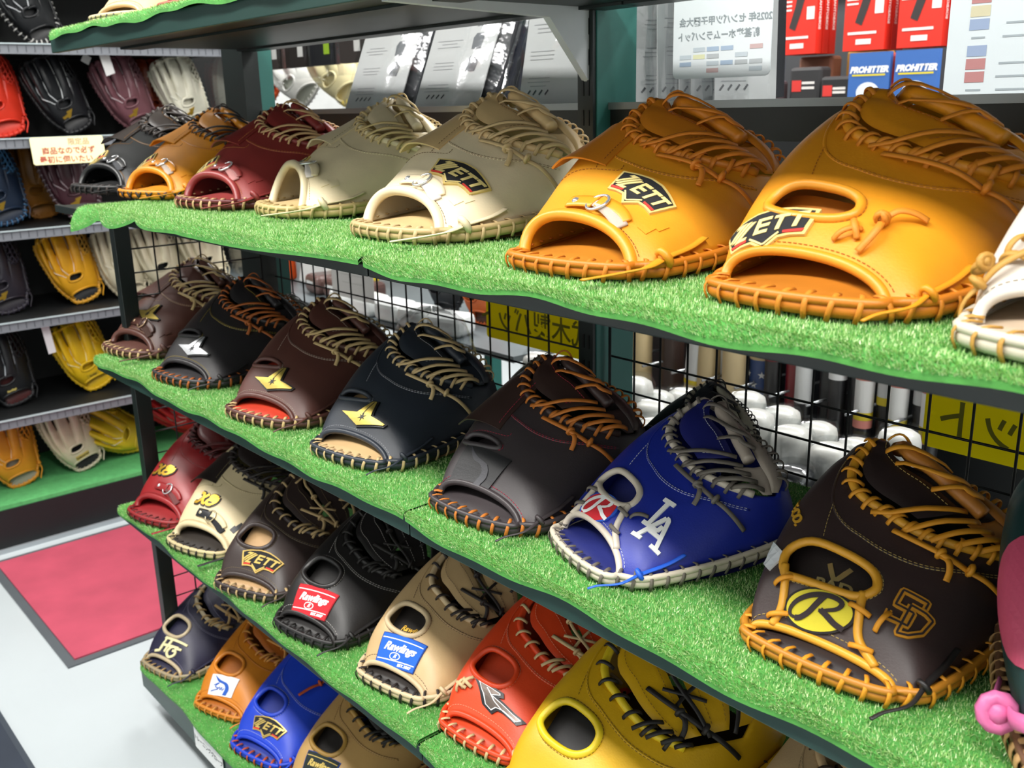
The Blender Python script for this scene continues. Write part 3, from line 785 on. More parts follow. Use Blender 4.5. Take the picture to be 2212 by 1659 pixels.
    if style in ('strap', 'slot') and strap_ties:
        for (uc, vc, an) in strap_ties:
            g = G(); lace_tail(g, S, (uc, vc), an, [(-.012, 0, 0), (-.006, 0, .0045), (0, 0, .0058), (.006, 0, .0045), (.012, 0, 0)], .0030, .0015)
            g.build('strap_tie', MLACE, root)
    # heel strap with its knot at the thumb side
    g = G()
    pk = S.P(.985, .13, .004); nk = np.array([.75, -.5, .35]); nk /= np.linalg.norm(nk); tk = np.array([.1, .9, .35]); tk /= np.linalg.norm(tk)
    knot(g, pk, nk, tk, .0085 if style == 'belt' else .006)
    a = S.P(.97, .30, .003); b = S.P(.955, .40, .002)
    free_lace(g, [b, a, pk + nk * .004], .0065 if style == 'belt' else .004, .0014)
    free_lace(g, [pk + nk * .005, pk + np.array([.004, -.03, -.004]), pk + np.array([-.010, -.052, -.008]), pk + (np.array([-.03, -.088, -.012]) if style == 'belt' else np.array([-.016, -.064, -.012]))], .0062 if style == 'belt' else .0026, .0013)
    g.build('heel_strap', mat('leather', tie, rough=.45), root)
    # hanging lace ends
    if tails is None: tails = [(.78, .60, 3.55, .075), (.68, .555, -.5, .028)]
    if tails:
        for (uc, vc, an, ln) in tails:
            g = G(); lace_tail(g, S, (uc, vc), an, [(0, 0, .002), (ln * .35, .003, .008), (ln * .7, .001, .006), (ln, -.004, .0015)], .0036, .0014, knot_r=.0052)
            if ln > .05: lace_tail(g, S, (uc, vc), an + math.pi, [(0, 0, .002), (.02, .002, .006), (.05, .006, .003)], .0034, .0014)
            g.build('lace_end', MLACE, root)
    if logo: logo(Decal(S, root, logo_uv, logo_ang, logo_size, sx=logo_sx))
    if logo2:
        f2, uv2, an2, sz2, nm2 = logo2; f2(Decal(S, root, uv2, an2, sz2, nm2))
    if extra: extra(S, root, W)
    return root, S
# ------------------------------------------------------------------ room shell
def slab(name, lo, hi, m, **k):
    o = box_obj(name, lo, hi, m, **k); o['kind'] = 'structure'; return o
M_FLOOR = mat('paint', '#c0c8cc', rough=0.28, mott=3.0, vary=0.03)
slab('floor', (-3.0, -2.6, FLOOR_Z - .05), (4.6, 3.6, FLOOR_Z), M_FLOOR)
slab('ceiling', (-3.0, -2.6, CEIL_Z), (4.6, 3.6, CEIL_Z + .05), mat('paint', '#e9eae8', rough=.8))
M_WALL = mat('paint', '#dcdedd', rough=.8)
slab('wall_back', (-3.0, 3.6, FLOOR_Z), (4.6, 3.65, CEIL_Z), M_WALL)
slab('wall_left', (-3.05, -2.6, FLOOR_Z), (-3.0, 3.6, CEIL_Z), M_WALL)
slab('wall_right', (4.6, -2.6, FLOOR_Z), (4.65, 3.6, CEIL_Z), M_WALL)
slab('wall_front', (-3.0, -2.65, FLOOR_Z), (4.6, -2.6, CEIL_Z), M_WALL)
for i, (lx, ly) in enumerate(LAMPS):
    r = empty('ceiling_lamp', (lx, ly, CEIL_Z), 0, 'white fluorescent ceiling lamp with two bare tubes above the aisles', 'lamp', 'fluorescent lamps on the ceiling')
    G().box((0, 0, -.02), (1.24, .30, .04)).build('housing', mat('paint', '#f0f0ee', rough=.5), r, smooth=False)
    for dy in (-.08, .08):
        G().tube([(-.58, dy, -.055), (.58, dy, -.055)], .013, 12).build('tube', mat('plastic', '#ffffff', emit=3.0), r)
# entrance mats on the floor
def floor_mat(name, x0, x1, y0, y1, label, pile, border, bw):
    r = empty(name, ((x0 + x1) / 2, (y0 + y1) / 2, FLOOR_Z), 0, label, 'mat'); hx, hy = (x1 - x0) / 2, (y1 - y0) / 2
    G().box((0, 0, .002), (2 * hx, 2 * hy, .004)).build('rubber_border', mat('paint', border, rough=.6), r, smooth=False)
    G().box((0, 0, .005), (2 * hx - 2 * bw, 2 * hy - 2 * bw, .006)).build('pile', mat('cloth', pile, mott=9.0, vary=.12), r, smooth=False)
floor_mat('floor_mat', -1.05, -.315, -.069, 1.6, 'pinkish red carpet floor mat with a grey rubber border on the pale floor', '#bb4a60', '#555b60', .022)
floor_mat('dark_floor_mat', -2.4, 1.2, -1.3, -.236, 'dark slate floor mat along the aisle opposite the red mat', '#2b3340', '#3a424c', .012)

# ------------------------------------------------------------------ the glove rack
ZS = dict(s0=.143, s1=-.148, s2=-.445, s3=-.751, s4=-1.106)        # turf surface heights
XA, XB, XC = -.004, 1.043, 2.13                                     # bay joints
YF = dict(s1=-.034)                                                # the top mitt shelf is a little deeper
RD = .40                                                            # rack depth
M_RACK = mat('paint', '#1f3a35', rough=.38, vary=.08); M_RACKD = mat('paint', '#141d1c', rough=.4); M_TEAL = mat('paint', '#2f6a63', rough=.45)
M_BLACK = mat('paint', '#101313', rough=.45)
rack = empty('display_rack', (1.0, .2, FLOOR_Z), 0, 'dark green steel gondola rack with turf shelves full of catcher\'s mitts', 'shelf rack')
def rp(name, lo, hi, m, bevel=0.0, parent=None):
    o = box_obj(name, lo, hi, m, None, bevel); p = parent or rack; o.parent = p
    off = Vector(rack.location); o.location = -off
    return o
def shelf(zkey, x0, x1, lip=.030):
    z = ZS[zkey] - .012; yf = YF.get(zkey, 0.0)
    s = rp('shelf_board', (x0, yf, z - (.010 if zkey == 's1' else .014)), (x1, RD - .005, z), M_RACKD)
    f = box_obj('shelf_lip', (x0, yf - .0015, z - lip), (x1, yf + .010, z + .002), M_RACK if zkey != 's1' else M_RACKD, s, .0012)
    dz = .018 if zkey == 's0' else .034
    for ya in (.12, RD - .05): box_obj('shelf_rib', (x0, ya, z - dz), (x1, ya + .04, z - .0142), M_RACKD, s)
for zk in ('s0', 's1', 's2', 's3'):
    lp = dict(s0=.026, s1=.011, s2=.020, s3=.020)[zk]; shelf(zk, XA, XB - .0015, lp); shelf(zk, XB + .0015, XC, lp)
shelf('s4', XA, XB - .0015, .058); shelf('s4', XB + .0015, XC, .058)
# base plinth set back under the deck
rp('plinth', (XA + .02, .12, FLOOR_Z), (XC, RD, ZS['s4'] - .05), M_BLACK)
# slotted uprights
def upright(x0, x1, y0=.375, y1=.45):
    p = rp('upright_post', (x0, y0, FLOOR_Z), (x1, y1, .95), M_TEAL)
    f = box_obj('slotted_face', (x0 - .004, y0 - .006, FLOOR_Z), (x1 - .002, y0 - .0005, .95), M_RACKD, p)
    g = G()
    for k in range(28):
        z = -.40 + k * .038
        for dx in (.006, .016): g.box((x0 + dx, y0 - .0065, z), (.0035, .0012, .02))
    g.build('slots', mat('paint', '#030404'), f, smooth=False)['kind'] = 'stuff'
upright(.950, .976); upright(1.99, 2.016)
rp('end_post', (-.105, .365, FLOOR_Z), (-.012, .40, .95), M_RACKD)
rp('end_post', (-.055, .40, FLOOR_Z), (-.030, .44, .95), M_TEAL)
rp('end_leg', (-.012, .058, FLOOR_Z), (.012, .088, ZS['s1'] - .026), M_RACKD, .001)
rp('foot', (-.03, .04, FLOOR_Z), (.03, .40, FLOOR_Z + .03), M_RACKD)
# top bracket under the highest shelf
br = G()
zt = ZS['s0'] - .02
prof = [(.40, zt), (.06, zt), (.06, zt - .012), (.30, zt - .02), (.372, zt - .10), (.40, zt - .10)]
n = len(prof); V = [(x, y, z) for x in (.955, .967) for y, z in prof]
br.add(V, [tuple(range(n))[::-1], tuple(range(n, 2 * n))] + [(i, (i + 1) % n, n + (i + 1) % n, n + i) for i in range(n)])
o = br.build('shelf_bracket', mat('paint', '#c9cdd2', rough=.35), rack, smooth=False, recalc=True); o.location = -Vector(rack.location)
# rear shelf edge above the mitts
rp('rear_shelf', (-.10, RD, -.048), (XC, .76, -.004), M_BLACK)
rp('shelf_edge_highlight', (-.10, RD - .004, -.010), (XC, RD + .012, -.001), mat('metal', '#8e9294', rough=.4))  # pale strip stands in for the highlight along the black shelf's top edge
# wire mesh panels (each wire is its own piece)
def cyl_mesh(L, r=.0016, axis='z'):
    g = G(); e = np.array({'x': (1, 0, 0), 'y': (0, 1, 0), 'z': (0, 0, 1)}[axis], float)
    g.tube([-e * L / 2, e * L / 2], r, 6); me = g.mesh('wire'); me.polygons.foreach_set('use_smooth', [True] * len(me.polygons)); me.materials.append(M_BLACK); return me
def mesh_panel(plane, a0, a1, z0, z1, pos, pitch=.0465):
    ax = 'x' if plane == 'Y' else 'y'
    g = G()
    def P(a, z): return (a, pos, z) if plane == 'Y' else (pos, a, z)
    for za in (z0, z1): g.tube([P(a0, za), P(a1, za)], .0022, 6)
    for a in (a0, a1): g.tube([P(a, z0), P(a, z1)], .0022, 6)
    fr = g.build('mesh_panel', M_BLACK, rack); fr.location = -Vector(rack.location)
    mv, mh = cyl_mesh(z1 - z0), cyl_mesh(a1 - a0, axis=ax)
    for k in range(1, int((a1 - a0) / pitch)):
        o = bpy.data.objects.new('wire', mv); COL.objects.link(o); o.parent = fr; o.location = P(a0 + k * pitch, (z0 + z1) / 2)
    for k in range(1, int((z1 - z0) / pitch)):
        o = bpy.data.objects.new('wire', mh); COL.objects.link(o); o.parent = fr; q = P((a0 + a1) / 2, z0 + k * pitch); o.location = (q[0], q[1] + (.0032 if plane == 'Y' else 0), q[2])
mesh_panel('Y', -.025, .946, -1.09, -.20, .392)
mesh_panel('Y', .985, 1.985, -1.09, -.20, .392)
mesh_panel('X', .09, .36, -1.09, -.20, -.002)

# ------------------------------------------------------------------ artificial turf mats
M_TURF = bpy.data.materials.new('turf_blades'); N_, L_, b_ = nodes_of(M_TURF)
geo = N_.new('ShaderNodeNewGeometry'); rp_ = N_.new('ShaderNodeValToRGB')
rp_.color_ramp.elements[0].color = (*lin('#63a24a'), 1); rp_.color_ramp.elements[1].color = (*lin('#d6e8b2'), 1)
e_ = rp_.color_ramp.elements.new(.5); e_.color = (*lin('#98c870'), 1)
L_.new(geo.outputs['Random Per Island'], rp_.inputs['Fac']); L_.new(rp_.outputs['Color'], b_.inputs['Base Color'])
b_.inputs['Roughness'].default_value = .32
M_TURFB = mat('cloth', '#4c9440', vary=.2, mott=60.0)
def turf(x0, x1, z, label, over=None, dense=14.0, rear=5.0, y1=.385, yf=0.0):
    """one turf mat on a shelf: backing and a pile of single blades; over(x) -> (reach over the edge, drop)"""
    over = over or (lambda x: (np.full_like(x, .009) + .002 * np.sin(23 * x), np.full_like(x, .009) + .003 * np.sin(17 * x + 1) + .002 * np.sin(47 * x)))
    def T(x, s):
        o, d = over(x); f = np.clip(-s, 0, 1)
        return np.stack([x, np.where(s >= 0, yf + s * (y1 - yf), yf - o * np.sin(f * 1.45)), np.where(s >= 0, z, z - d * (1 - np.cos(f * 1.5)))], -1)
    nx = max(20, int((x1 - x0) / .012)); xs = np.linspace(x0, x1, nx)
    ss = np.r_[np.linspace(-1, 0, 7), np.linspace(.03, 1, 12)]
    A, B_ = np.meshgrid(xs, ss, indexing='ij'); top = T(A.ravel(), B_.ravel()).reshape(nx, len(ss), 3); top[..., 2] -= .0012
    bot = top.copy(); bot[..., 2] -= .004
    root = empty('turf_mat', ((x0 + x1) / 2, .2, z - .012), 0, label, 'artificial turf')
    off = np.array(root.location)
    g = G(); g.grid(top - off); g.grid(bot[::-1] - off); g.grid(np.stack([bot[:, 0], top[:, 0]], 1) - off); g.grid(np.stack([top[0], bot[0]], 1) - off)
    g.build('backing', M_TURFB, root)
    n1 = int((x1 - x0) * .16 * 1e4 * dense); n2 = int((x1 - x0) * (y1 - .13) * 1e4 * rear)
    x = RNG.uniform(x0, x1, n1 + n2); s = np.r_[RNG.uniform(-1, .13 / y1 / .5 * .5, n1) , RNG.uniform(.13 / y1, 1, n2)]
    s[:n1] = np.where(RNG.random(n1) < .22, RNG.uniform(-1, 0, n1), RNG.uniform(0, .14 / y1, n1))
    p = T(x, s); m = len(p)
    az = RNG.uniform(0, 2 * np.pi, m); tilt = np.abs(RNG.normal(0, .55, m)); h = RNG.uniform(.002, .0042, m)
    d = np.stack([np.cos(az) * np.sin(tilt), np.sin(az) * np.sin(tilt) - np.where(s < 0, .75, 0.0), np.cos(tilt)], 1); d /= np.linalg.norm(d, axis=1)[:, None]
    w = np.stack([-np.sin(az), np.cos(az), np.zeros(m)], 1) * RNG.uniform(.00032, .0006, m)[:, None]
    p[:, 2] -= .0012
    tip = p + d * h[:, None]
    V = np.empty((m, 3, 3)); V[:, 0] = p - w; V[:, 1] = p + w; V[:, 2] = tip
    me = bpy.data.meshes.new('turf_blades'); me.vertices.add(3 * m); me.loops.add(3 * m); me.polygons.add(m)
    me.vertices.foreach_set('co', (V - off).ravel()); me.loops.foreach_set('vertex_index', np.arange(3 * m, dtype=np.int32))
    me.polygons.foreach_set('loop_start', np.arange(0, 3 * m, 3, dtype=np.int32)); me.polygons.foreach_set('loop_total', np.full(m, 3, np.int32)); me.update()
    me.materials.append(M_TURF)
    o = bpy.data.objects.new('turf_blades', me); COL.objects.link(o); o.parent = root; o['kind'] = 'stuff'
def over1(x):
    wave = np.clip(.62 - x, 0, .55) / .55
    return .010 + .02 * wave * np.abs(np.sin(19 * (x - .08))) + .006 * np.sin(15 * x), .010 + .03 * wave * np.abs(np.sin(19 * (x - .08))) ** .7 + .006 * np.sin(11 * x)
turf(.165, XB - .003, ZS['s1'], 'wavy green turf mat on the top mitt shelf, under the buckled mitts', over1, 30, 8, yf=-.034)
turf(XB + .001, XC, ZS['s1'], 'green turf mat under the two big orange mitts', None, 44, 10, yf=-.034)
turf(.004, XB - .003, ZS['s2'], 'green turf mat on the shelf of mitts with star emblems', None, 34, 9)
turf(XB + .001, XC, ZS['s2'], 'green turf mat under the royal blue mitt and the dark brown mitt', None, 46, 24)
turf(.02, XB - .003, ZS['s3'], 'green turf mat under the red, cream and black first base mitts', None, 28, 8)
turf(XB + .004, XC, ZS['s3'], 'green turf mat under the bright orange and yellow first base mitts', None, 28, 8)
turf(.02, XB - .003, ZS['s4'], 'green turf mat on the lowest deck under the training gloves', None, 9, 4)
turf(XB + .004, XC, ZS['s4'], 'green turf mat on the lowest deck beyond the shelf joint', None, 4, 2)
turf(.02, XB, ZS['s0'], 'green turf mat on the highest shelf under a tan mitt', None, 9, 3)

# ------------------------------------------------------------------ the wall shelf unit beyond the end of the rack
ZL = [.19, -.06, -.31, -.567, -.849, -1.105]
unit = empty('wall_shelf_unit', (-1.3, -.3, FLOOR_Z), 0, 'black wall shelving unit with grey price rails full of fielding gloves', 'shelf unit')
def up(name, lo, hi, m, parent=None):
    o = box_obj(name, lo, hi, m); o.parent = unit; o.location = -Vector(unit.location); return o
M_RAIL = mat('plastic', '#74787f', rough=.4); M_UNIT = mat('paint', '#0e1113', rough=.6)
up('back_panel', (-1.56, -1.5, FLOOR_Z), (-1.54, 1.20, 1.0), M_UNIT)
up('side_panel', (-1.54, .86, FLOOR_Z), (-1.12, .868, 1.0), film_mat('acrylic', .12, .05, .0))
up('slotted_upright', (-1.53, .87, FLOOR_Z), (-1.46, .90, 1.0), M_RACKD)
for z in ZL[:-1] + [.44, .69]:
    b = up('shelf_board', (-1.54, -1.5, z - .02), (-1.11, .855, z - .004), M_UNIT)
    r = box_obj('price_rail', (-1.11, -1.5, z - .028), (-1.100, .855, z - .001), M_RAIL, b)
    box_obj('rail_lip', (-1.1005, -1.5, z - .003), (-1.094, .855, z + .0005), mat('plastic', '#a9b6ba', rough=.25), b)
    g = G()
    for k in range(60):
        y = -.5 + k * .0225
        if y < .85: g.box((-1.0995, y, z - .014), (.0012, .0018, .018))
    g.build('rail_marks', mat('plastic', '#4a4e55'), r, smooth=False)['kind'] = 'stuff'
up('base', (-1.54, -1.5, FLOOR_Z + .02), (-1.105, 1.2, -1.118), M_UNIT)
up('kick_plate', (-1.105, -1.5, FLOOR_Z + .015), (-1.10, 1.2, -1.118), mat('paint', '#10181a', rough=.5))
up('kick_trim', (-1.105, -1.5, FLOOR_Z), (-1.095, 1.2, FLOOR_Z + .015), mat('metal', '#b9bfc4', rough=.5))
tm = box_obj('turf_mat', (-1.53, -1.5, -1.118), (-1.106, 1.15, -1.106), mat('cloth', '#58ab66', vary=.15, mott=70.0))
tag(tm, 'smooth green turf runner on the base of the black wall shelving', 'artificial turf')
# ------------------------------------------------------------------ mitts on the rack
R = math.radians
GOLDEN, ORANGE, CREAM, BURG = '#d8941f', '#d98a20', '#d8c49c', '#7e2a28'
def at(x, y, zk): return (x, y, ZS[zk] + .0005)
K1 = "mitts on the top turf shelf"; K2 = "mitts on the star emblem shelf"; K3 = "mitts on the third shelf"; K4 = "gloves on the lowest deck"
FL = (.24, .375, .475, .70)
# top turf shelf
build_mitt('catchers_mitt', "black catcher's mitt with a silver D-ring buckle at the rack's far end", 'mitt', at(-0.045, 0.040, 's1'), R(14), 0.90, K1, shell_kw=dict(h0=.014), leather='#141516', lace='#2c2420', crown='#251c17', webcol='#251c17', rim='#151515', stitch='#a8752c', flap=FL,
           logo=lg_zett, logo_uv=(.27, .13), logo_ang=.3, suede='#3a3c40', tails=[], rough=.36)
build_mitt('catchers_mitt', "orange catcher's mitt laced in black with a belt buckle", 'mitt', at(0.160, 0.055, 's1'), R(12), 0.88, K1, shell_kw=dict(h0=.014), leather='#d08618', lace='#221a18', stitch='#8a4a1c', flap=FL, logo=lg_zett, logo_uv=(.27, .13), logo_ang=.3, zig=True, wraps=.014, tails=[])
build_mitt('catchers_mitt', "burgundy catcher's mitt with tan laces and a belt buckle", 'mitt', at(0.425, 0.050, 's1'), R(10), 0.90, K1, shell_kw=dict(h0=.014), leather='#86302e', lace='#c9a577', stitch='#c07a3c', flap=FL, logo=lg_zett, logo_uv=(.27, .13), logo_ang=.3, suede='#b07a78', rim='#5e1e20', tails=[])
build_mitt('catchers_mitt', "cream catcher's mitt with a tall open wrist hole beside the burgundy mitt", 'mitt', at(0.612, 0.078, 's1'), R(-7), 0.92, K1, shell_kw=dict(h0=.034, w0=-.012), leather='#dccda8', inner='#c2a878', lace='#c3ac78', rim='#bfa870', stitch='#8a7a5c', flap=FL, logo=lg_zett, logo_uv=(.26, .10), logo_ang=.3, suede='#cfc8c0', tails=[])  # inner colour deepened to suggest the dark inside of the wrist hole
build_mitt('catchers_mitt', "pale cream catcher's mitt with a black and gold shield patch on its back", 'mitt', at(0.965, 0.035, 's1'), R(2), 0.93, K1, shell_kw=dict(h0=.014), leather='#e6d6b4', inner='#c9ae7c', lace='#c9ae80', crown='#d4b684', webcol='#d4b684', rim='#c2a878', stitch='#7a6040', flap=FL, logo=lg_zett, logo_uv=(.66, .25), logo_ang=.10, logo_size=.082, logo_sx=1.3, suede='#cfc8c4')  # inner tone below the leather's, shade of the wrist hole put into colour
build_mitt('catchers_mitt', "orange catcher's mitt with a shield patch and silver buckled belt", 'mitt', at(1.288, 0.004, 's1'), R(4), 0.86, K1, shell_kw=dict(h0=.014), leather='#dd9420', inner='#b8741c', lace='#cf7a1a', crown='#cc7c1c', webcol='#cc7c1c', rim='#c8761a', stitch='#8a4a14', flap=FL, logo=lg_zett, logo_uv=(.64, .27), logo_ang=-.08, logo_size=.088)  # inner orange darkened, painting in the shade within the wrist opening
build_mitt('catchers_mitt', "golden orange catcher's mitt with an open finger hole and patch on its wrist strap", 'mitt', at(1.520, 0.000, 's1'), R(1), 0.88, K1, style='strap', leather='#dc8f1a', inner='#b06a18', lace='#cf7f1c', bind='#d98f20', rim='#c8761a', stitch='#a05c14', logo=lg_zett, logo_uv=(.36, .075), logo_ang=.2, logo_size=.085,
           strap_ties=[(.62, .10, .9), (.63, .13, -.8)], tails=[(.78, .60, 3.5, .085), (.68, .20, 1.0, .035), (.68, .20, -1.2, .035)])
build_mitt('catchers_mitt', "off-white catcher's mitt laced in tan beside the golden orange mitt", 'mitt', at(1.720, -0.030, 's1'), R(-6), 0.86, K1, style='strap', leather='#d6cfc4', lace='#b98a3c', rim='#cfc6b4', inner='#b9a48c', stitch='#8a8070', strap_ties=[(.3, .15, .9), (.36, .19, .4), (.3, .10, -.4)], tails=[(.2, .12, 1.8, .05), (.16, .06, 3.0, .06)])
# star emblem shelf
def pink_bits(S, root, W):
    Decal(S, root, (.34, .40), .2, .10, 'pink_panel').layer(poly2d(ellipse(.5, .62, 28), .06), '#c9506e', .0022, 'panel', 'leather')
    g = G(); lace_tail(g, S, (.07, .26), -1.7, [(0, 0, .006), (.03, 0, .012), (.075, .012, .006)], .007, .002, knot_r=.011)
    lace_tail(g, S, (.07, .26), 1.3, [(0, 0, .004), (.03, .004, .010), (.06, .0, .004)], .004, .0016)
    g.build('pink_tie', mat('leather', '#d0689a'), root)
DB = '#56332a'
build_mitt('catchers_mitt', "brown catcher's mitt with a gold star emblem above a belt buckle", 'mitt', at(0.060, 0.018, 's2'), R(11), 0.89, K2, leather=DB, lace='#c2a774', stitch='#b89a78', flap=FL, logo=lg_star, logo_uv=(.53, .19), logo_ang=.25, logo_size=.085, suede='#4a3028', ring='#c9a88a')
build_mitt('catchers_mitt', "black catcher's mitt with a silver star emblem and orange laces", 'mitt', at(0.333, 0.005, 's2'), R(12), 0.86, K2, style='slot', leather='#292729', lace='#a5581e', stitch='#b8a040', logo=lambda D: lg_star(D, '#d6d8dc'), logo_uv=(.53, .10), logo_ang=.28, logo_size=.088, logo_sx=1.12)
build_mitt('catchers_mitt', "chocolate brown catcher's mitt with a gold star emblem and a red lining", 'mitt', at(0.628, 0.003, 's2'), R(13), 0.86, K2, style='slot', leather='#55332c', inner='#b8341c', lace='#c2a774', stitch='#b8a898', logo=lg_star, logo_uv=(.53, .10), logo_ang=.28, logo_size=.088, logo_sx=1.12)
build_mitt('catchers_mitt', "navy black catcher's mitt with a gold star emblem and a tan lining", 'mitt', at(0.864, 0.010, 's2'), R(11), 0.83, K2, style='slot', leather='#282e37', inner='#c2a274', lace='#c6ac7c', stitch='#a8aab0', logo=lg_star, logo_uv=(.53, .10), logo_ang=.28, logo_size=.088, logo_sx=1.12)
build_mitt('catchers_mitt', "dark grey catcher's mitt with red stitching, orange laces and an embossed square", 'mitt', at(1.122, 0.010, 's2'), R(5), 0.83, K2, style='slot', leather='#3a3436', crown='#3a2a26', webcol='#3a2a28', lace='#bf6f22', stitch='#b02a44', flap=(.24, .33, .48, .72), logo=lambda D: lg_swoosh(D, dark='#19191c', ink='#3a3a40'), logo_uv=(.46, .085), logo_ang=-.05, logo_size=.085)
BLUE = '#1c2f96'
build_mitt('catchers_mitt', "royal blue catcher's mitt with white LA letters and a red oval patch", 'mitt', at(1.270, 0.030, 's2'), R(-17), 0.77, K2, style='strap', leather='#1b2c94', inner='#1a2266', bind='#cfc4b4', rim='#cdc3b0', lace='#6b645c', stitch='#c8ccd8', crown='#20256e', webcol='#a89c90', logo=lambda D: lg_roval(D, '#c8202c', '#2458c8', '#f0f0f0', .72), logo_uv=(.46, .07), logo_ang=.25, logo_size=.058, logo_sx=1.2,
           logo2=(lg_la, (.76, .29), .55, .066, 'team_letters'), tie='#2360d8', bulge=.022, piping=[[(.345, .19), (.34, .12), (.30, .05), (.22, .0)], [(.59, .19), (.61, .12), (.66, .05), (.78, .01)]], strap_ties=[(.60, .14, .1), (.65, .05, .1), (.68, .20, 1.0), (.335, .14, .1), (.29, .05, .1)])
build_mitt('catchers_mitt', "dark brown catcher's mitt with gold SD letters and golden laces", 'mitt', at(1.545, 0.018, 's2'), R(2), 0.81, K2, style='strap', leather='#382b2a', inner='#231a1a', bind='#d79a2a', rim='#b87a22', lace='#d8911c', stitch='#b8a05c', crown='#2e2322', webcol='#b5742c', logo=lg_roval, logo_uv=(.49, .075), logo_ang=.22, logo_size=.066, logo_sx=1.1, shell_kw=dict(h0=-.018), bulge=.016, piping=[[(.335, .195), (.345, .12), (.33, .05), (.27, .0)], [(.60, .20), (.62, .12), (.66, .05), (.78, .01)]],
           under=(merge2d([stroke2d([(-.22, .34), (-.04, .02), (.04, .02), (.22, .34)], .11, step=.05), xf2d(text2d('PAD', .34, bold=.012, cell=.2, sx=1.3), 0, -.16)]), '#cdb67c', (.02, -.01), .2, .055),
           hole=[(.335, .165), (.42, .150), (.52, .155), (.595, .18), (.625, .25), (.585, .31), (.49, .325), (.40, .31), (.325, .25)],
           logo2=(lg_sd, (.765, .265), .45, .047, 'team_letters'), strap_ties=[(.345, .135, .45), (.615, .135, .0), (.31, .03, .25), (.68, .035, .25), (.70, .15, 1.7)], tie='#1f1c1c',
           extra=lambda S, root, W: (Decal(S, root, (.22, .27), .3, .034, 'hang_tag').layer(poly2d([(-.36, -.5), (.36, -.5), (.36, .5), (-.36, .5)], .3), '#d9dbe0', .0026, 'tag', 'paper'), Decal(S, root, (.27, .47), -1.35, .05, 'side_lettering').layer(text2d('TE CO.', .30, bold=.012, cell=.2), '#c9961c', .0016, 'letters')))
build_mitt('catchers_mitt', "dark green catcher's mitt with a pink panel and thick tan rim lacing", 'mitt', at(1.820, 0.030, 's2'), R(30), 0.95, K2, style='strap', leather='#1d3a3a', bind='#c2637a', rim='#6a4a34', lace='#b08a58', stitch='#b8a040', tie='#d06a9a', wraps=.012, lace_w=.0042, crown='#c84a66', webcol='#c8607c',
           extra=pink_bits)
# third shelf
build_mitt('catchers_mitt', "red catcher's mitt with a gold emblem and a silver buckle on the third shelf", 'mitt', at(0.160, -0.005, 's3'), R(16), 0.86, K3, leather='#8e1f22', lace='#54181a', stitch='#7a2a2a', flap=None, logo=lg_xa, logo_uv=(.42, .25), logo_ang=-.05, logo_size=.06, tails=[], crown='#5a1818', webcol='#3a1616', suede='#6a3a3a', rough=.36)
build_mitt('catchers_mitt', "cream catcher's mitt with black web, black belt and a gold emblem", 'mitt', at(0.345, 0.000, 's3'), R(18), 0.86, K3, leather='#d6c49c', lace='#221c1a', crown='#221b19', webcol='#2a2220', rim='#cbb98c', inner='#2a2420', tie='#1f2024', suede='#1f2024', stitch='#9a8a60', flap=(.24, .38, .46, .70), logo=lg_xa, logo_uv=(.46, .22), logo_ang=-.05, logo_size=.06, ring='#d9cba8')
build_mitt('first_base_mitt', "dark brown first base mitt with beige laces and a black shield patch", 'first base mitt', at(0.549, 0.000, 's3'), R(22), 0.85, K3, shape='first', style='strap', leather='#352a28', inner='#b89468', lace='#b79c6e', stitch='#8a7a5c', logo=lambda D: lg_zett(D, '#c9a95c', '#cdb060'), logo_uv=(.60, .085), logo_ang=.16, logo_size=.082, logo_sx=1.15)
build_mitt('first_base_mitt', "black first base mitt with a red rectangular patch", 'first base mitt', at(0.731, 0.003, 's3'), R(12), 0.87, K3, shape='first', style='strap', leather='#1d1b1b', lace='#1a1716', stitch='#b8b4b0', logo=lg_rawlings, logo_uv=(.52, .065), logo_ang=.16, logo_size=.072, logo_sx=1.22)
build_mitt('first_base_mitt', "tan first base mitt with black laces and a blue rectangular patch", 'first base mitt', at(0.932, 0.020, 's3'), R(11), 0.84, K3, shape='first', style='strap', leather='#c4a678', inner='#221d1b', lace='#231b1a', bind='#cbb48e', rim='#cdb894', stitch='#5c4438', logo=lambda D: lg_rawlings(D, '#1d5fc4'), logo_uv=(.52, .065), logo_ang=.16, logo_size=.072, logo_sx=1.22, tie='#cbb48e', under=(text2d('Rawlings', .3, shear=.35, bold=.008, cell=.2), '#c9a03c', (.03, -.02), .15, .05))
build_mitt('first_base_mitt', "bright orange red first base mitt with cream laces and a silver running emblem", 'first base mitt', at(1.100, 0.030, 's3'), R(7), 0.83, K3, shape='first', style='strap', leather='#d8431a', inner='#c8401a', lace='#c9b183', stitch='#e8a080', logo=lg_mizuno, logo_uv=(.61, .095), logo_ang=.12, logo_size=.054, logo_sx=2.0, strap_ties=[(.30, .10, .9), (.30, .10, -.5), (.36, .11, .9), (.36, .11, -.5)])
build_mitt('first_base_mitt', "yellow first base mitt with black laces", 'first base mitt', at(1.262, -0.012, 's3'), R(2), 0.97, K3, shape='first', style='strap', leather='#d3a515', inner='#1c1b1c', bind='#dcc020', lace='#1d1a1a', stitch='#8a6a20')
build_mitt('first_base_mitt', "tan first base mitt beyond the yellow mitt, shaded by the shelf above", 'first base mitt', at(1.500, 0.060, 's3'), R(0), 0.88, K3, shape='first', style='strap', leather='#b59a72', lace='#3a2c22', stitch='#7a6a50')
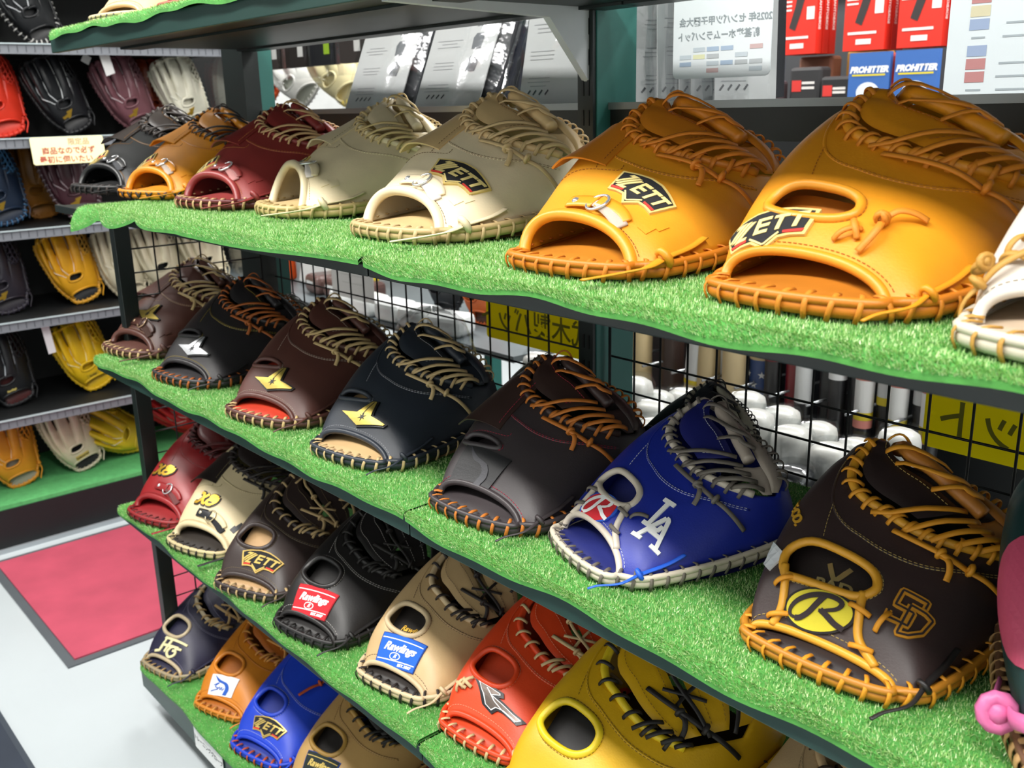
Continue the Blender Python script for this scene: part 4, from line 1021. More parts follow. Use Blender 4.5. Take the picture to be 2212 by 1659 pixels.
# lowest deck
build_mitt('fielding_glove', "navy fielding glove with beige piping and a cream letter emblem", 'glove', at(0.095, 0.000, 's4'), R(14), 0.84, K4, shape='first', style='strap', leather='#23223a', bind='#b8a888', lace='#a88a58', rim='#9a8c70', stitch='#8a86a0', logo=lg_hg, logo_uv=(.53, .075), logo_ang=.2, logo_size=.08, logo_sx=1.2)
build_mitt('training_glove', "small orange training glove with a white and blue label on its strap", 'glove', at(0.310, 0.025, 's4'), R(20), 0.82, K4, shape='first', style='strap', leather='#c8791a', inner='#a85f18', lace='#c98a3c', stitch='#a8602a', logo=lg_swoosh, logo_uv=(.50, .07), logo_ang=.15, logo_size=.07, logo_sx=1.2, crown='#a85a18', webcol='#9a5418')
build_mitt('training_glove', "bright blue training glove with a black and gold shield patch and orange laces", 'glove', at(0.480, 0.015, 's4'), R(14), 0.86, K4, shape='first', style='strap', leather='#1a3fc0', inner='#1c2f8a', lace='#b04a20', stitch='#b8c0e0', logo=lambda D: lg_zett(D, '#cdb060', '#dcc070', True), logo_uv=(.57, .08), logo_ang=.15, logo_size=.075, logo_sx=1.2, web=False, tails=[(.62, .52, 1.2, .055)])
build_mitt('fielding_glove', "tan fielding glove with black web and gold piped finger hole", 'glove', at(0.650, 0.030, 's4'), R(12), 0.88, K4, shape='first', style='strap', leather='#b8935a', inner='#1d1816', bind='#a5803c', lace='#151313', crown='#1b1817', webcol='#1b1817', stitch='#6a4a2a', logo=lambda D: lg_rawlings(D, '#1a2422', '#c9b060'), logo_uv=(.51, .07), logo_ang=.15, logo_size=.068, logo_sx=1.2)
build_mitt('fielding_glove', "dark red fielding glove at the back of the lowest deck", 'glove', at(0.860, 0.100, 's4'), R(5), 0.86, K4, shape='first', style='strap', leather='#5a1a1c', lace='#2a1818', stitch='#7a4a40')
# ------------------------------------------------------------------ gloves on the wall shelving, seen past the end of the rack
def stand(yaw, lean, roll):
    return (Matrix.Rotation(R(yaw), 3, 'Z') @ Matrix.Rotation(R(90 - lean), 3, 'X') @ Matrix.Rotation(R(roll), 3, 'Z'))
_UV = np.stack(np.meshgrid(np.linspace(0, 1, 15), np.linspace(0, 1, 15), indexing='ij'), -1).reshape(-1, 2)
def glove_up(name, label, cat, x, y, z, yaw=90, lean=20, roll=20, scale=.76, **k):
    """a glove standing on its heel, back of the hand to the aisle, leaning against what is behind it"""
    M = stand(yaw, lean, roll)
    root, S = build_mitt(name, label, cat, (x, y, z), 0, scale, rot=M.to_euler(), lod=2, **k)
    P = S.P(_UV[:, 0], _UV[:, 1]); Q = np.vstack([P, P * np.array([1.05, 1, 0]), [[-.07, -.004, 0.0], [.07, -.004, 0.0], [.07, -.004, .016], [0, -.006, .0]]]) @ np.array(M).T * scale
    root.location.z = z - Q[:, 2].min() + .002
    return root
GL = 'fielding gloves on the black wall shelving'
def gu(label, y, row, leather, x=-1.25, **k):
    d = dict(shape='field', style='strap', group=GL, lace=leather, seams=False, tails=[], hole=[(.40, .20), (.46, .165), (.54, .165), (.60, .20), (.60, .25), (.53, .275), (.45, .27)])
    d.update(k)
    return glove_up('fielding_glove', label, 'glove', x, y + (.06 if y < .68 else .03), ZL[row], leather=leather, **d)
BIRD = dict(logo=lg_runbird, logo_uv=(.45, .06), logo_size=.05)
gu('black fielding glove with white finger piping above the highest grey price rail', .30, 0, '#191b1e', welt='#c9ccd0', lace='#d0d0cc', roll=24, x=-1.24)
gu('bright red orange fielding glove beside a black glove with white piping', .165, 1, '#d6341f', welt='#e8604c', roll=15)
gu('black fielding glove with white finger piping and a gold emblem', .36, 1, '#17191d', welt='#d2d5d8', roll=24, **BIRD)
gu('mauve brown fielding glove with a white price tag', .555, 1, '#6d444c', welt='#c9b8bc', roll=22, **BIRD)
gu('rust orange fielding glove behind the white glove', .70, 1, '#9c3c18', x=-1.40, roll=10)
gu('ivory white fielding glove beside the acrylic end panel', .765, 1, '#d9d6c4', welt='#e8e6da', roll=20, **BIRD)
gu('dark blue fielding glove with blue lacing', .135, 2, '#1b2a40', lace='#3a6a94', roll=18, **BIRD)
gu('amber brown fielding glove half hidden behind the maroon glove', .28, 2, '#94601c', x=-1.42, roll=10)
gu('maroon fielding glove with white piping and looped laces', .345, 2, '#44232c', welt='#b9a8ae', lace='#a79aa0', roll=14, **BIRD)
gu('dark purple grey fielding glove with a gold emblem', .10, 3, '#26222c', lace='#3a3644', roll=15, **BIRD)
gu('golden yellow fielding glove with pale piping and a dark lining', .315, 3, '#d69a1a', welt='#dcc8b4', inner='#1a1d20', lace='#c99a3a', roll=18)
gu('cream white fielding glove behind the rack end leg', .455, 3, '#cfc6ac', welt='#ddd6c4', roll=10)
gu('ivory fielding glove with a black lining beside the cream white glove', .585, 3, '#d6cdb2', inner='#16181a', roll=16)
gu('ivory fielding glove with a white tag next to the acrylic end panel', .77, 3, '#d3caae', inner='#16181a', roll=20)
gu('black fielding glove with pale piping and a gold lettered strap', .075, 4, '#16181c', welt='#b8c0c8', inner='#4a1c1c', roll=16, logo=lambda D: lg_text(D, 'Rawlings', '#16181c', '#cdbb6a', shear=.3, frame=False), logo_uv=(.5, .05), logo_size=.07)
gu('lemon yellow fielding glove with a lettered strap and a white tag', .315, 4, '#dcb414', welt='#e2d8a0', roll=20, logo=lambda D: lg_text(D, 'Rawlings', '#c9a820', '#5a4c18', shear=.3), logo_uv=(.5, .055), logo_size=.06)
gu('dark brown fielding glove in the shadow beside the lemon yellow glove', .55, 4, '#2e2220', roll=12)
gu('amber orange fielding glove on the green runner', .05, 5, '#cf8a1e', welt='#d9b88c', roll=14, inner='#9a9484')
gu('off-white fielding glove with a black lining on the green runner', .245, 5, '#c9bfa8', inner='#17171b', lace='#b4aa92', roll=20, logo=lambda D: lg_text(D, 'TAMAZAWA', '#c0aa5c', '#3a3226'), logo_uv=(.52, .05), logo_size=.06)
gu('yellow fielding glove lying crosswise on the green runner', .44, 5, '#cdb01e', welt='#d8d0b8', roll=62, lean=30, x=-1.30)
gu('red fielding glove with white piping on the green runner', .70, 5, '#b81a22', welt='#d8c8c4', roll=50, lean=30, x=-1.32)
def card(name, label, c, w, h, d, rot, color, cat='tag', parts=None):
    r = empty(name, c, 0, label, cat, rot=rot)
    G().box((0, 0, 0), (w, d, h)).build('card', mat('paper', color), r, smooth=False); return r
card('price_tag', 'white price tag hanging on the mauve brown glove', (-1.135, .49, .145), .03, .075, .0012, (R(8), R(-18), R(100)), '#e4e4e4')
card('price_tag', 'small grey price tag behind the mauve brown glove', (-1.20, .455, .155), .024, .024, .0012, (0, R(30), R(95)), '#b8b8b8')
card('price_tag', 'white price tag hanging beside the lemon yellow glove', (-1.135, .215, -.64), .022, .09, .0012, (R(6), R(-8), R(90)), '#cfd0d4')
# ---- flat signs with lettering
def flat(m2, w=1.0): return m2
def sign(name, label, c, w, h, rz, color, texts, cat='sign', thick=.002, alpha=None, tilt=0.0, rough=.5, round_=.0, sheet=False):
    """a thin board; texts = (2-D mesh, colour, dx, dz) laid on its front face (local -y)"""
    r = empty(name, c, 0, label, cat, rot=(tilt, 0, rz))
    p = []
    if round_:
        for sx, sz, a0 in ((1, 1, 0), (-1, 1, 90), (-1, -1, 180), (1, -1, 270)):
            for a in np.linspace(0, 90, 5): p.append((sx * (w / 2 - round_) + round_ * math.cos(R(a0 + a)), sz * (h / 2 - round_) + round_ * math.sin(R(a0 + a))))
    else: p = [(w / 2, h / 2), (-w / 2, h / 2), (-w / 2, -h / 2), (w / 2, -h / 2)]
    n = len(p); V = [(x, -thick / 2, z) for x, z in p] + [(x, thick / 2, z) for x, z in p]
    G().add(V, [tuple(range(n)), tuple(range(n, 2 * n))[::-1]] + [(i, n + i, n + (i + 1) % n, (i + 1) % n) for i in range(n)]).build('board', sheet_mat(color) if sheet else mat('plastic', color, rough=rough), r, smooth=False, recalc=True)
    for nm, m2, col, dx, dz in texts:
        V2, F, E_ = m2
        if len(V2) == 0: continue
        V3 = np.stack([V2[:, 0] + dx, np.full(len(V2), -thick / 2 - .0004), V2[:, 1] + dz], 1)
        o = G().add(V3, F).build(nm, mat('paper', col), r, smooth=False)
        if nm in ('printed_cells', 'printed_lines', 'lettering'): o['kind'] = 'stuff'
    return r
def rect2(w, h, x=0, y=0): return np.array([(x - w / 2, y - h / 2), (x + w / 2, y - h / 2), (x + w / 2, y + h / 2), (x - w / 2, y + h / 2)]), [(0, 1, 2, 3)], [(0, 1), (1, 2), (2, 3), (3, 0)]
CEL = 5.0
sign('shelf_sign', 'pale yellow sign with red Japanese writing on the price rail under the piped black glove', (-1.088, .335, -.098), .20, .075, R(90), '#f3ecb8',
     [('lettering', text2d('限定品', .020, bold=.0006, cell=CEL), '#b8a07a', .03, .022), ('lettering', text2d('商品なので必ず', .021, bold=.0006, cell=CEL), '#a8503c', .0, -.002), ('lettering', text2d('最初に伺いたい', .021, bold=.0006, cell=CEL), '#a8503c', -.01, -.026)], tilt=R(-6), round_=.006)
YEL = '#f6ea22'
DARKY = '#7c7612'
def ysign(label, x0, x1, txt, dx, size):
    r = sign('hanging_sign', label, ((x0 + x1) / 2, .56, -.372), x1 - x0, .103, 0, YEL, [('lettering', text2d(txt, size, mirror=True, bold=.0006, cell=CEL), DARKY, dx, -.012)], round_=.006, sheet=True)
    for dx2 in (-.04, .03):
        G().lathe([(0, .0006), (.0028, .0005), (.003, -.001)], (dx2, -.0018, .035), 10, [[1, 0, 0], [0, 0, -1], [0, 1, 0]]).build('eyelet', mat('metal', '#d9dde0'), r)
ysign('yellow plastic sign whose Japanese writing shows mirrored from behind, beside the centre post', .505, .815, '硬式木製バット', .0, .050)
ysign('yellow plastic sign with mirrored Japanese writing behind the dark brown mitt', 1.365, 1.66, '木製バット', .0, .054)
# ---- what stands on the rear shelf: bags with instruction cards
M_FILM = film_mat('bag_film', .07, .12, .18)
def lines2(w, n, pitch, seed):
    rg = random.Random(seed); return merge2d([rect2(w * rg.uniform(.6, 1.0), .0012, -.0, -k * pitch) for k in range(n)])
def bag(label, x, y, w, h, lean, rz, title=None, icons=True, seed=1, blue=False):
    r = empty('bagged_kit', (x, y, -.0025), 0, label, 'packaged item', 'bagged kits on the rear shelf', rot=(R(-lean), 0, R(rz)))
    G().box((0, .0, h / 2), (w, .0016, h)).build('instruction_card', mat('paper', '#a9abac'), r, smooth=False)
    g = G(); nz = 7
    for k in range(3): g.box((w * (.22 + .06 * k), .012 + .012 * k, h * .5), (w * .95, .010, h * .96))
    g.build('folded_fabric', mat('cloth', '#12151c' if not blue else '#1b2c6a'), r, smooth=False)
    # clear bag: an open film sheath round card and fabric
    P = []
    for zz in np.linspace(-.001, h * 1.04, 8):
        ring = [(-w * .52, -.006), (w * .56, -.006 + .004 * math.sin(zz * 60)), (w * .78, .02), (w * .76, .05), (w * .2, .052), (-w * .5, .03)]
        P.append([(a + .003 * math.sin(40 * zz + 3 * i), b, zz) for i, (a, b) in enumerate(ring)])
    G().grid(np.array(P), cv=True).build('clear_bag', M_FILM, r)
    tx = []
    if title: tx.append((text2d(title, .011, bold=.0003, cell=CEL), '#3a3a3c', -w * .15, h * .90))
    for k in range(4):
        zc = h * (.80 - .2 * k)
        V2, F, _ = lines2(w * .40, 3, .006, seed * 7 + k)
        G().add(np.stack([V2[:, 0] - w * .20, np.full(len(V2), -.0014), V2[:, 1] + zc], 1), F).build('printed_lines', mat('paper', '#8a8c8e'), r, smooth=False)['kind'] = 'stuff'
        if icons and k < 3:
            V2, F, _ = poly2d([(-.012, -.014), (.010, -.014), (.013, .004), (.008, .014), (-.008, .014), (-.014, .006)], 1)
            G().add(np.stack([V2[:, 0] + w * .24, np.full(len(V2), -.0014), V2[:, 1] + zc - .004], 1), F).build('printed_icon', mat('paper', '#4a4e54'), r, smooth=False)
    tx.append((merge2d([stroke2d([(-.022 + .013 * k, -.003), (-.016 + .013 * k, .004)], .003, step=.005) for k in range(4)]), '#3a3c40', -w * .2, h * .09))
    for m2, col, dx, dz in tx:
        V2, F, _ = m2; G().add(np.stack([V2[:, 0] + dx, np.full(len(V2), -.0014), V2[:, 1] + dz], 1), F).build('lettering', mat('paper', col), r, smooth=False)
    return r
bag('bagged kit with a white instruction card, nearest the hanging packs', .290, .47, .165, .20, 24, 4, None, True, 1)
bag('bagged kit with a white instruction card between two others', .52, .47, .165, .20, 24, 4, None, True, 2)
bag('bagged kit with a numbered instruction card beside the slotted centre post', .785, .465, .13, .20, 12, 2, '使用方法', False, 3, True)
for k in range(5):
    x = .925 + k * .034
    bag('bagged kit standing edge-on in a row beside the centre post', x, .575 + .004 * (k % 3), .10, .19, 2, 66 + 5 * (k % 3), None, False, 10 + k, False)
# ---- printed sheets hanging behind the rear shelf
def tablet(w, h, nx, ny, seed):
    rg = random.Random(seed); out = {}
    for j in range(ny):
        for i in range(nx):
            col = rg.choice(['#b9c4cc'] * 3 + ['#c3a9a9', '#9fb2c8', '#d4d6b0', '#aeb4b8'])
            if rg.random() < .55: out.setdefault(col, []).append(rect2(w / nx * .86, h / ny * .62, -w / 2 + (i + .5) * w / nx, h / 2 - (j + .5) * h / ny))
    return [('printed_cells', merge2d(v), c, 0, -.01) for c, v in out.items()]
T1 = [('lettering', text2d('2025年 センバツ甲子園大会', .0115, mirror=True, bold=.0003, cell=CEL), '#8e979c', .005, .012), ('lettering', text2d('新基準ホームランバット', .0115, mirror=True, bold=.0003, cell=CEL), '#8e979c', -.005, -.006)] + [(a, b, c, d, -.035) for a, b, c, d, e in tablet(.13, .035, 6, 4, 3)]
sign('notice_sheet', 'white notice sheet with faint mirrored Japanese writing hanging over the bagged kits', (1.092, .48, .084), .150, .115, R(2), '#d9e0e4', T1, 'notice', .0012, round_=.008)
sign('notice_sheet', 'white notice sheet partly cut by the highest shelf above another notice', (1.10, .49, .215), .155, .10, R(2), '#dbe1e4', tablet(.15, .06, 5, 4, 8), 'notice', .0012, round_=.008)
SH = []
rg = random.Random(5)
for j in range(18):
    for i, (w_, xo) in enumerate(((.022, -.13), (.05, -.085), (.026, -.03), (.05, .02), (.03, .075), (.04, .12))):
        z_ = .125 - j * .0145
        if i in (0, 2) and rg.random() < .75: SH.append((rect2(w_, .012, xo, z_), rg.choice(['#c5bfa0', '#b98a8a', '#8fa0bd', '#8fa0bd', '#d0cc90', '#a9adb0', '#b07a7a'])))
        elif rg.random() < .8: SH.append((rect2(w_ * rg.uniform(.5, .9), .0022, xo, z_), '#9aa4aa'))
byc = {}
for m2, c in SH: byc.setdefault(c, []).append(m2)
sign('price_chart', 'tall white chart sheet with coloured table cells behind the golden orange mitt', (1.49, .62, .125), .33, .26, R(4), '#cfd8dc', [('printed_cells', merge2d(v), c, 0, 0) for c, v in byc.items()] , 'notice', .0012)
# ---- far display across the next aisle: red boxes, blue blister packs, clutter
far = empty('wall_display', (.7, 1.95, FLOOR_Z), 0, 'dark shelving across the next aisle behind red boxes and blue packs', 'shelf unit')
def fp(name, lo, hi, m):
    o = box_obj(name, lo, hi, m); o.parent = far; o.location = -Vector(far.location); return o
fp('back_panel', (-.6, 1.98, FLOOR_Z), (2.6, 2.0, .8), mat('paint', '#34363a', rough=.6))
fp('shelf_board', (-.4, 1.62, -.05), (2.5, 1.98, -.03), M_BLACK); fp('shelf_board', (-.4, 1.62, -.42), (2.5, 1.98, -.40), M_BLACK)
fp('hook_bar', (-.4, 1.94, .31), (2.5, 1.96, .33), M_BLACK)
def red_box(x, y, label):
    r = empty('red_box', (x, y, .105), 0, label, 'box', 'red support boxes on hooks')
    G().box((0, 0, .085), (.108, .026, .17)).build('carton', mat('paper', '#cf2a1c', rough=.4), r, smooth=False)
    V2, F, _ = poly2d([(-.030, -.05), (-.012, -.058), (.002, -.02), (.022, .05), (.012, .066), (-.004, .06), (-.014, .0)], 1)
    G().add(np.stack([V2[:, 0] + .005, np.full(len(V2), -.0136), V2[:, 1] + .115], 1), F).build('printed_sleeve', mat('paper', '#2a2424'), r, smooth=False)
    V2, F, _ = merge2d([rect2(.03, .004, -.034, .035 - k * .010) for k in range(3)] + [rect2(.075, .006, -.005, -.052), rect2(.022, .03, .036, .005), rect2(.04, .012, 0, -.072)])
    G().add(np.stack([V2[:, 0], np.full(len(V2), -.0138), V2[:, 1] + .092], 1), F).build('printed_text', mat('paper', '#e9d9d4'), r, smooth=False)['kind'] = 'stuff'
    V2, F, _ = text2d('SORBOTHANE', .013, bold=.0004, cell=CEL)
    G().add(np.stack([np.full(len(V2), .0545), V2[:, 1], V2[:, 0] + .10], 1), F).build('side_lettering', mat('paper', '#f2e2de'), r, smooth=False)
    return r
for i, x in enumerate((.40, .585, .725, .90)):
    for k in range(3): red_box(x, 1.70 + .032 * k, ['red support box with a sleeve picture, front of its hook', 'red support box right behind the front one on its hook', 'red support box at the back of its hook'][k])
def blue_pack(x, label):
    r = empty('blister_pack', (x, 1.52, -.028), 0, label, 'package', 'blue blister packs')
    G().box((0, 0, .06), (.098, .012, .12)).build('card', mat('paper', '#3f6cb4', rough=.4), r, smooth=False)
    for m2, col, dz in ((text2d('PROHITTER', .0175, shear=.25, bold=.0012, cell=CEL), '#f2f4f6', .083), (rect2(.08, .004), '#d9c83c', .072), (poly2d(ellipse(.028, .022, 20), 1), '#dfe6ee', .035)):
        V2, F, _ = m2; G().add(np.stack([V2[:, 0], np.full(len(V2), -.0066), V2[:, 1] + dz], 1), F).build('printing', mat('paper', col), r, smooth=False)
blue_pack(.705, 'blue blister pack with white slanted lettering beside another'); blue_pack(.815, 'blue blister pack with white slanted lettering next to the chart sheet')
cl = [(.335, 1.66, .10, .07, '#4a3c40', 'grey box with a red square label below the red boxes'), (.45, 1.68, .09, .10, '#262628', 'dark hanging package below the red boxes'), (.55, 1.66, .085, .075, '#17171a', 'black angled pouch below the red boxes'),
      (.40, 1.80, .10, .13, '#8a5a44', 'tan glove bag behind the grey box'), (.52, 1.84, .11, .14, '#b98a3c', 'amber packet behind the dark package'), (.62, 1.86, .09, .13, '#c04a4a', 'pinkish red packet behind the black pouch')]
for x, y, w, h, col, lb in cl:
    r = empty('small_package', (x, y, -.028), 0, lb, 'package')
    g = G(); g.box((0, 0, h / 2), (w, .05, h)); o = g.build('carton', mat('paper', col), r, smooth=False)
    md = o.modifiers.new('bevel', 'BEVEL'); md.width = .008; md.segments = 2
    V2, F, _ = rect2(w * .3, w * .3, -w * .25, h * .55); G().add(np.stack([V2[:, 0], np.full(len(V2), -.0256), V2[:, 1]], 1), F).build('printed_square', mat('paper', '#c8302a'), r, smooth=False)
    V2, F, _ = merge2d([rect2(w * .4, .006, w * .12, h * .62), rect2(w * .4, .006, w * .12, h * .5)]); G().add(np.stack([V2[:, 0], np.full(len(V2), -.0256), V2[:, 1]], 1), F).build('printed_lines', mat('paper', '#d8d4d0'), r, smooth=False)
# ---- packs hanging to the left of the bagged kits, over three gloves on a far shelf
side = empty('side_display', (-1.0, 1.15, FLOOR_Z), 0, 'low shelving behind the rack end with green posts, carrying gloves and packs', 'shelf unit')
def sp(name, lo, hi, m):
    o = box_obj(name, lo, hi, m); o.parent = side; o.location = -Vector(side.location); return o
sp('shelf_board', (-2.2, 1.02, -.02), (-.45, 1.40, -.004), M_BLACK); sp('shelf_board', (-1.5, .80, -.56), (.30, 1.30, -.545), mat('paint', '#5f686c', rough=.4))
sp('post', (-.50, 1.36, FLOOR_Z), (-.46, 1.40, .9), M_TEAL); sp('post', (.25, 1.26, FLOOR_Z), (.29, 1.30, .3), M_TEAL)
sp('hook_bar', (-1.6, .955, .285), (-.25, .965, .295), M_BLACK)
for i, x in enumerate((-1.04, -.885, -.73, -.585, -.43)):
    r = empty('hanging_pack', (x, .90, .30), 0, ['dark olive hanging pack at the left end of its row', 'brown hanging pack with two small pictures', 'black hanging pack with a gold lettering strip', 'black hanging pack under a lime green hang card', 'grey black hanging pack with a barcode label'][i], 'package', 'packs hanging behind the rack')
    col = ['#3a3c2c', '#4a3c38', '#2b2a28', '#26282c', '#34342c'][i]
    G().box((0, 0, -.10), (.128, .010, .17)).build('backing_card', mat('paper', col), r, smooth=False)
    G().box((0, -.008, -.15), (.11, .02, .07)).build('blister', mat('cloth', '#2a2320' if i != 3 else '#1a1c22'), r, smooth=False)
    G().box((0, -.004, -.11), (.138, .028, .21)).build('clear_bag', M_FILM, r, smooth=False)
    for m2, c2, dz in ((rect2(.022, .035, -.03, 0), '#c9c4b4', -.055), (rect2(.022, .035, .015, 0), '#c9c4b4', -.055), (rect2(.07, .008), '#d8d8d4', -.095), (rect2(.03, .035, .035, 0), '#b9bab8', -.14)):
        V2, F, _ = m2; G().add(np.stack([V2[:, 0], np.full(len(V2), -.0192), V2[:, 1] + dz], 1), F).build('printing', mat('paper', c2 if i != 3 else '#7ea01c'), r, smooth=False)
    G().tube([(0, .0, -.02), (0, .0, -.005), (0, .03, .0), (0, .06, -.005)], .0018, 6).build('hook', M_BLACK, r)
def gback(label, x, y, z, leather, scale=.8, roll=8, lean=22, **k):
    d = dict(shape='field', style='strap', lace=leather, seams=False, tails=[], group='gloves on the shelving behind the rack'); d.update(k)
    return glove_up('fielding_glove', label, 'glove', x, y, z, yaw=0, lean=lean, roll=roll, scale=scale, leather=leather, **d)
gback('orange fielding glove with white piping on the far shelf beside the green post', -1.40, 1.16, -.004, '#dc5a20', roll=50, welt='#e8c8b8', inner='#d0481a')
gback('white fielding glove on the far shelf between an orange and a cream glove', -1.13, 1.16, -.004, '#e2e2de', roll=50, welt='#f0f0ee', inner='#b8bcb0')
gback('pale cream fielding glove with yellow laces on the far shelf', -.87, 1.16, -.004, '#ddd2a4', roll=45, lace='#d8c450', welt='#e8e4cc')
gback('black fielding glove with white piping behind the wire mesh', -.17, .98, -.545, '#1d2126', scale=.62, welt='#c8d0d4')
gback('orange fielding glove with white piping behind the wire mesh', .0, .97, -.545, '#c25a1c', scale=.66, welt='#ddc0a8', inner='#4a2410')
def packet(label, x, y, z, w, h, d, col, rz=0, lean=0, cat='package', alpha=None):
    r = empty('packet', (x, y, z), 0, label, cat, rot=(R(-lean), 0, R(rz)))
    o = G().box((0, 0, h / 2), (w, d, h)).build('wrapper', mat('plastic', col, rough=.25, **({'alpha': alpha} if alpha else {})), r, smooth=False)
    md = o.modifiers.new('bevel', 'BEVEL'); md.width = min(w, d, h) * .3; md.segments = 3
    V2, F, _ = rect2(w * .5, h * .2, 0, h * .6); G().add(np.stack([V2[:, 0], np.full(len(V2), -d / 2 - .0005), V2[:, 1]], 1), F).build('label_strip', mat('paper', '#d0d2d2' if col != '#d4d6d6' else '#8a8e92'), r, smooth=False)
packet('orange packet standing beside the green end post behind the mesh', -1.07, .95, -.545, .17, .19, .05, '#d0501c')
packet('white folded packet leaning beside the orange packet', -.86, .96, -.545, .16, .20, .03, '#d4d6d6', 0, 12)
packet('yellow edged packet behind the white folded packet', -.70, 1.05, -.545, .12, .17, .03, '#cdb82a', 0, 8)
sign('grey_placard', 'grey placard with faint print hanging behind the wire mesh', (-.20, .70, -.395), .195, .14, 0, '#a9aaa8', [('printed_lines', lines2(.14, 4, .02, 4), '#8f908e', 0, .03)], 'sign')
for i, x in enumerate((-.72, -.61, -.50)): packet(['brown plastic wrapped packet beside the white folded packet', 'brown plastic wrapped packet between two like it', 'brown plastic wrapped packet beside the white bundles'][i], x, .92, -.545, .10, .06, .10, '#5a4440', 10 * i - 8)
for i, x in enumerate((-.46, -.34, -.22, -.11, .02)): packet(['white wrapped bundle at the start of its row', 'white wrapped bundle with a pale label', 'white wrapped bundle in the middle of its row', 'white wrapped bundle near the black glove', 'white wrapped bundle near the orange glove'][i], x, .84, -.545, .105, .055, .08, '#d8dcdc', 6 * i - 10)
# ---- bats behind the mesh
def bat_mesh(r, L, knob=False):
    prof = [(.0001, L), (r * .6, L - .001), (r * .92, L - .008), (r, L - .02), (r, L - .28), (r * .8, L - .40), (r * .5, L - .55), (r * .45, 0)]
    g = G().lathe(prof[::-1], (0, 0, 0), 18); return g
BATS = 'bats standing in racks behind the mesh'
def bat(label, x, y, top, r, color, tilt=(0, 0), bands=(), film=False, rough=.35):
    L = top - FLOOR_Z - .02 if top - FLOOR_Z < .84 else .84
    ro = empty('baseball_bat', (x, y, top - L), 0, label, 'bat', BATS, rot=(R(tilt[0]), R(tilt[1]), 0))
    bat_mesh(r, L).build('shaft', mat('paint', color, rough=rough), ro)
    for (d0, d1, col) in bands:
        G().lathe([(r * 1.03, L - d1), (r * 1.05, L - d0)], (0, 0, 0), 18).build('label_band', mat('paper', col), ro)
    if film:
        a = np.linspace(0, 2 * np.pi, 18, endpoint=False)
        G().lathe([(r * 1.12, L - .22), (r * 1.14, L - .01), (r * .9, L + .006), (.0005, L + .008)], (0, 0, 0), 18).build('plastic_wrap', M_FILM, ro)
for j, yb in enumerate((.62, .70, .78, .86)):
    for i in range(8 - j // 2):
        x = .80 + i * .074 + .03 * (j % 2) - .03 * j
        if x > 1.40: continue
        black = x + .11 * (3 - j) > 1.22 or (j < 2 and x > 1.03)
        top = -.555 + .012 * ((i * 7 + j * 3) % 4) - (.045 if black and j < 2 else 0)
        if black: bat('black metal bat wrapped in clear plastic, barrel end up, behind the mesh', x, yb, top, .033, '#1b1d20', film=True)
        else: bat('white wrapped bat, barrel end up, in the rack behind the mesh', x, yb, top, .034, '#c4c4c0', film=True)
for x in (.56, .65, .72, .45): bat('white wrapped bat, barrel end up, under the yellow sign beside the centre post', x, .74, -.50, .034, '#c4c4c0', film=True)
W_ = '#cdb88c'
rowb = [(.50, W_, (), 'brown'), (.565, '#4a3832', (), 'd'), (.60, W_, ((.05, .16, '#d8dadc'), (.16, .17, '#d8c020')), ''), (.645, '#d8c9a0', ((.08, .2, '#dfe0e2'), (.2, .212, '#d8c020')), ''), (.69, W_, (), ''), (.735, '#26282e', (), ''), (.755, '#d0bb90', (), ''), (.80, '#2c4a86', ((-.02, .07, '#d0bb90'),), 'flag')]
for i, (x, col, bd, t) in enumerate(rowb):
    lab = ['pale wooden bat at the end of the bat rack', 'dark brown wooden bat beside the pale one', 'light wooden bat with a white and yellow label', 'cream wooden bat with a long white label', 'plain wooden bat between labelled bats', 'black bat among the wooden bats', 'short plain wooden bat beside the black bat', 'blue bat with white stars and a wooden tip'][i]
    bat(lab, x, 1.0 + .03 * (i % 2), -.40 if t != 'flag' else -.43, .026, col, (0, 5 if i in (2, 3) else 0), bd)
# white stars on the blue bat
a_ = np.linspace(0, 2 * np.pi, 10, endpoint=False) + np.pi / 2; r_ = np.where(np.arange(10) % 2 == 0, .008, .0034)
g = G()
for k, (an, dz) in enumerate([(-.9, .10), (-.3, .12), (.3, .10), (-.6, .145), (0, .15), (.6, .145), (-.9, .175), (-.3, .185), (.3, .18)]):
    th = -np.pi / 2 + an + .25; pts = []
    for rr, aa in zip(r_, a_): t2 = th + rr * math.cos(aa) / .026; pts.append((.0272 * math.cos(t2), .0272 * math.sin(t2), rr * math.sin(aa)))
    pts = np.array(pts) + np.array([0, 0, -dz]); g.add(pts, [tuple(range(10))])
blue = [o for o in bpy.data.objects if o.get('label', '').startswith('blue bat with white stars')][0]
L_b = -.43 - FLOOR_Z - .02
o = g.build('printed_stars', mat('paper', '#eef0f2'), blue, smooth=False); o.location = (0, 0, L_b); o['kind'] = 'stuff'
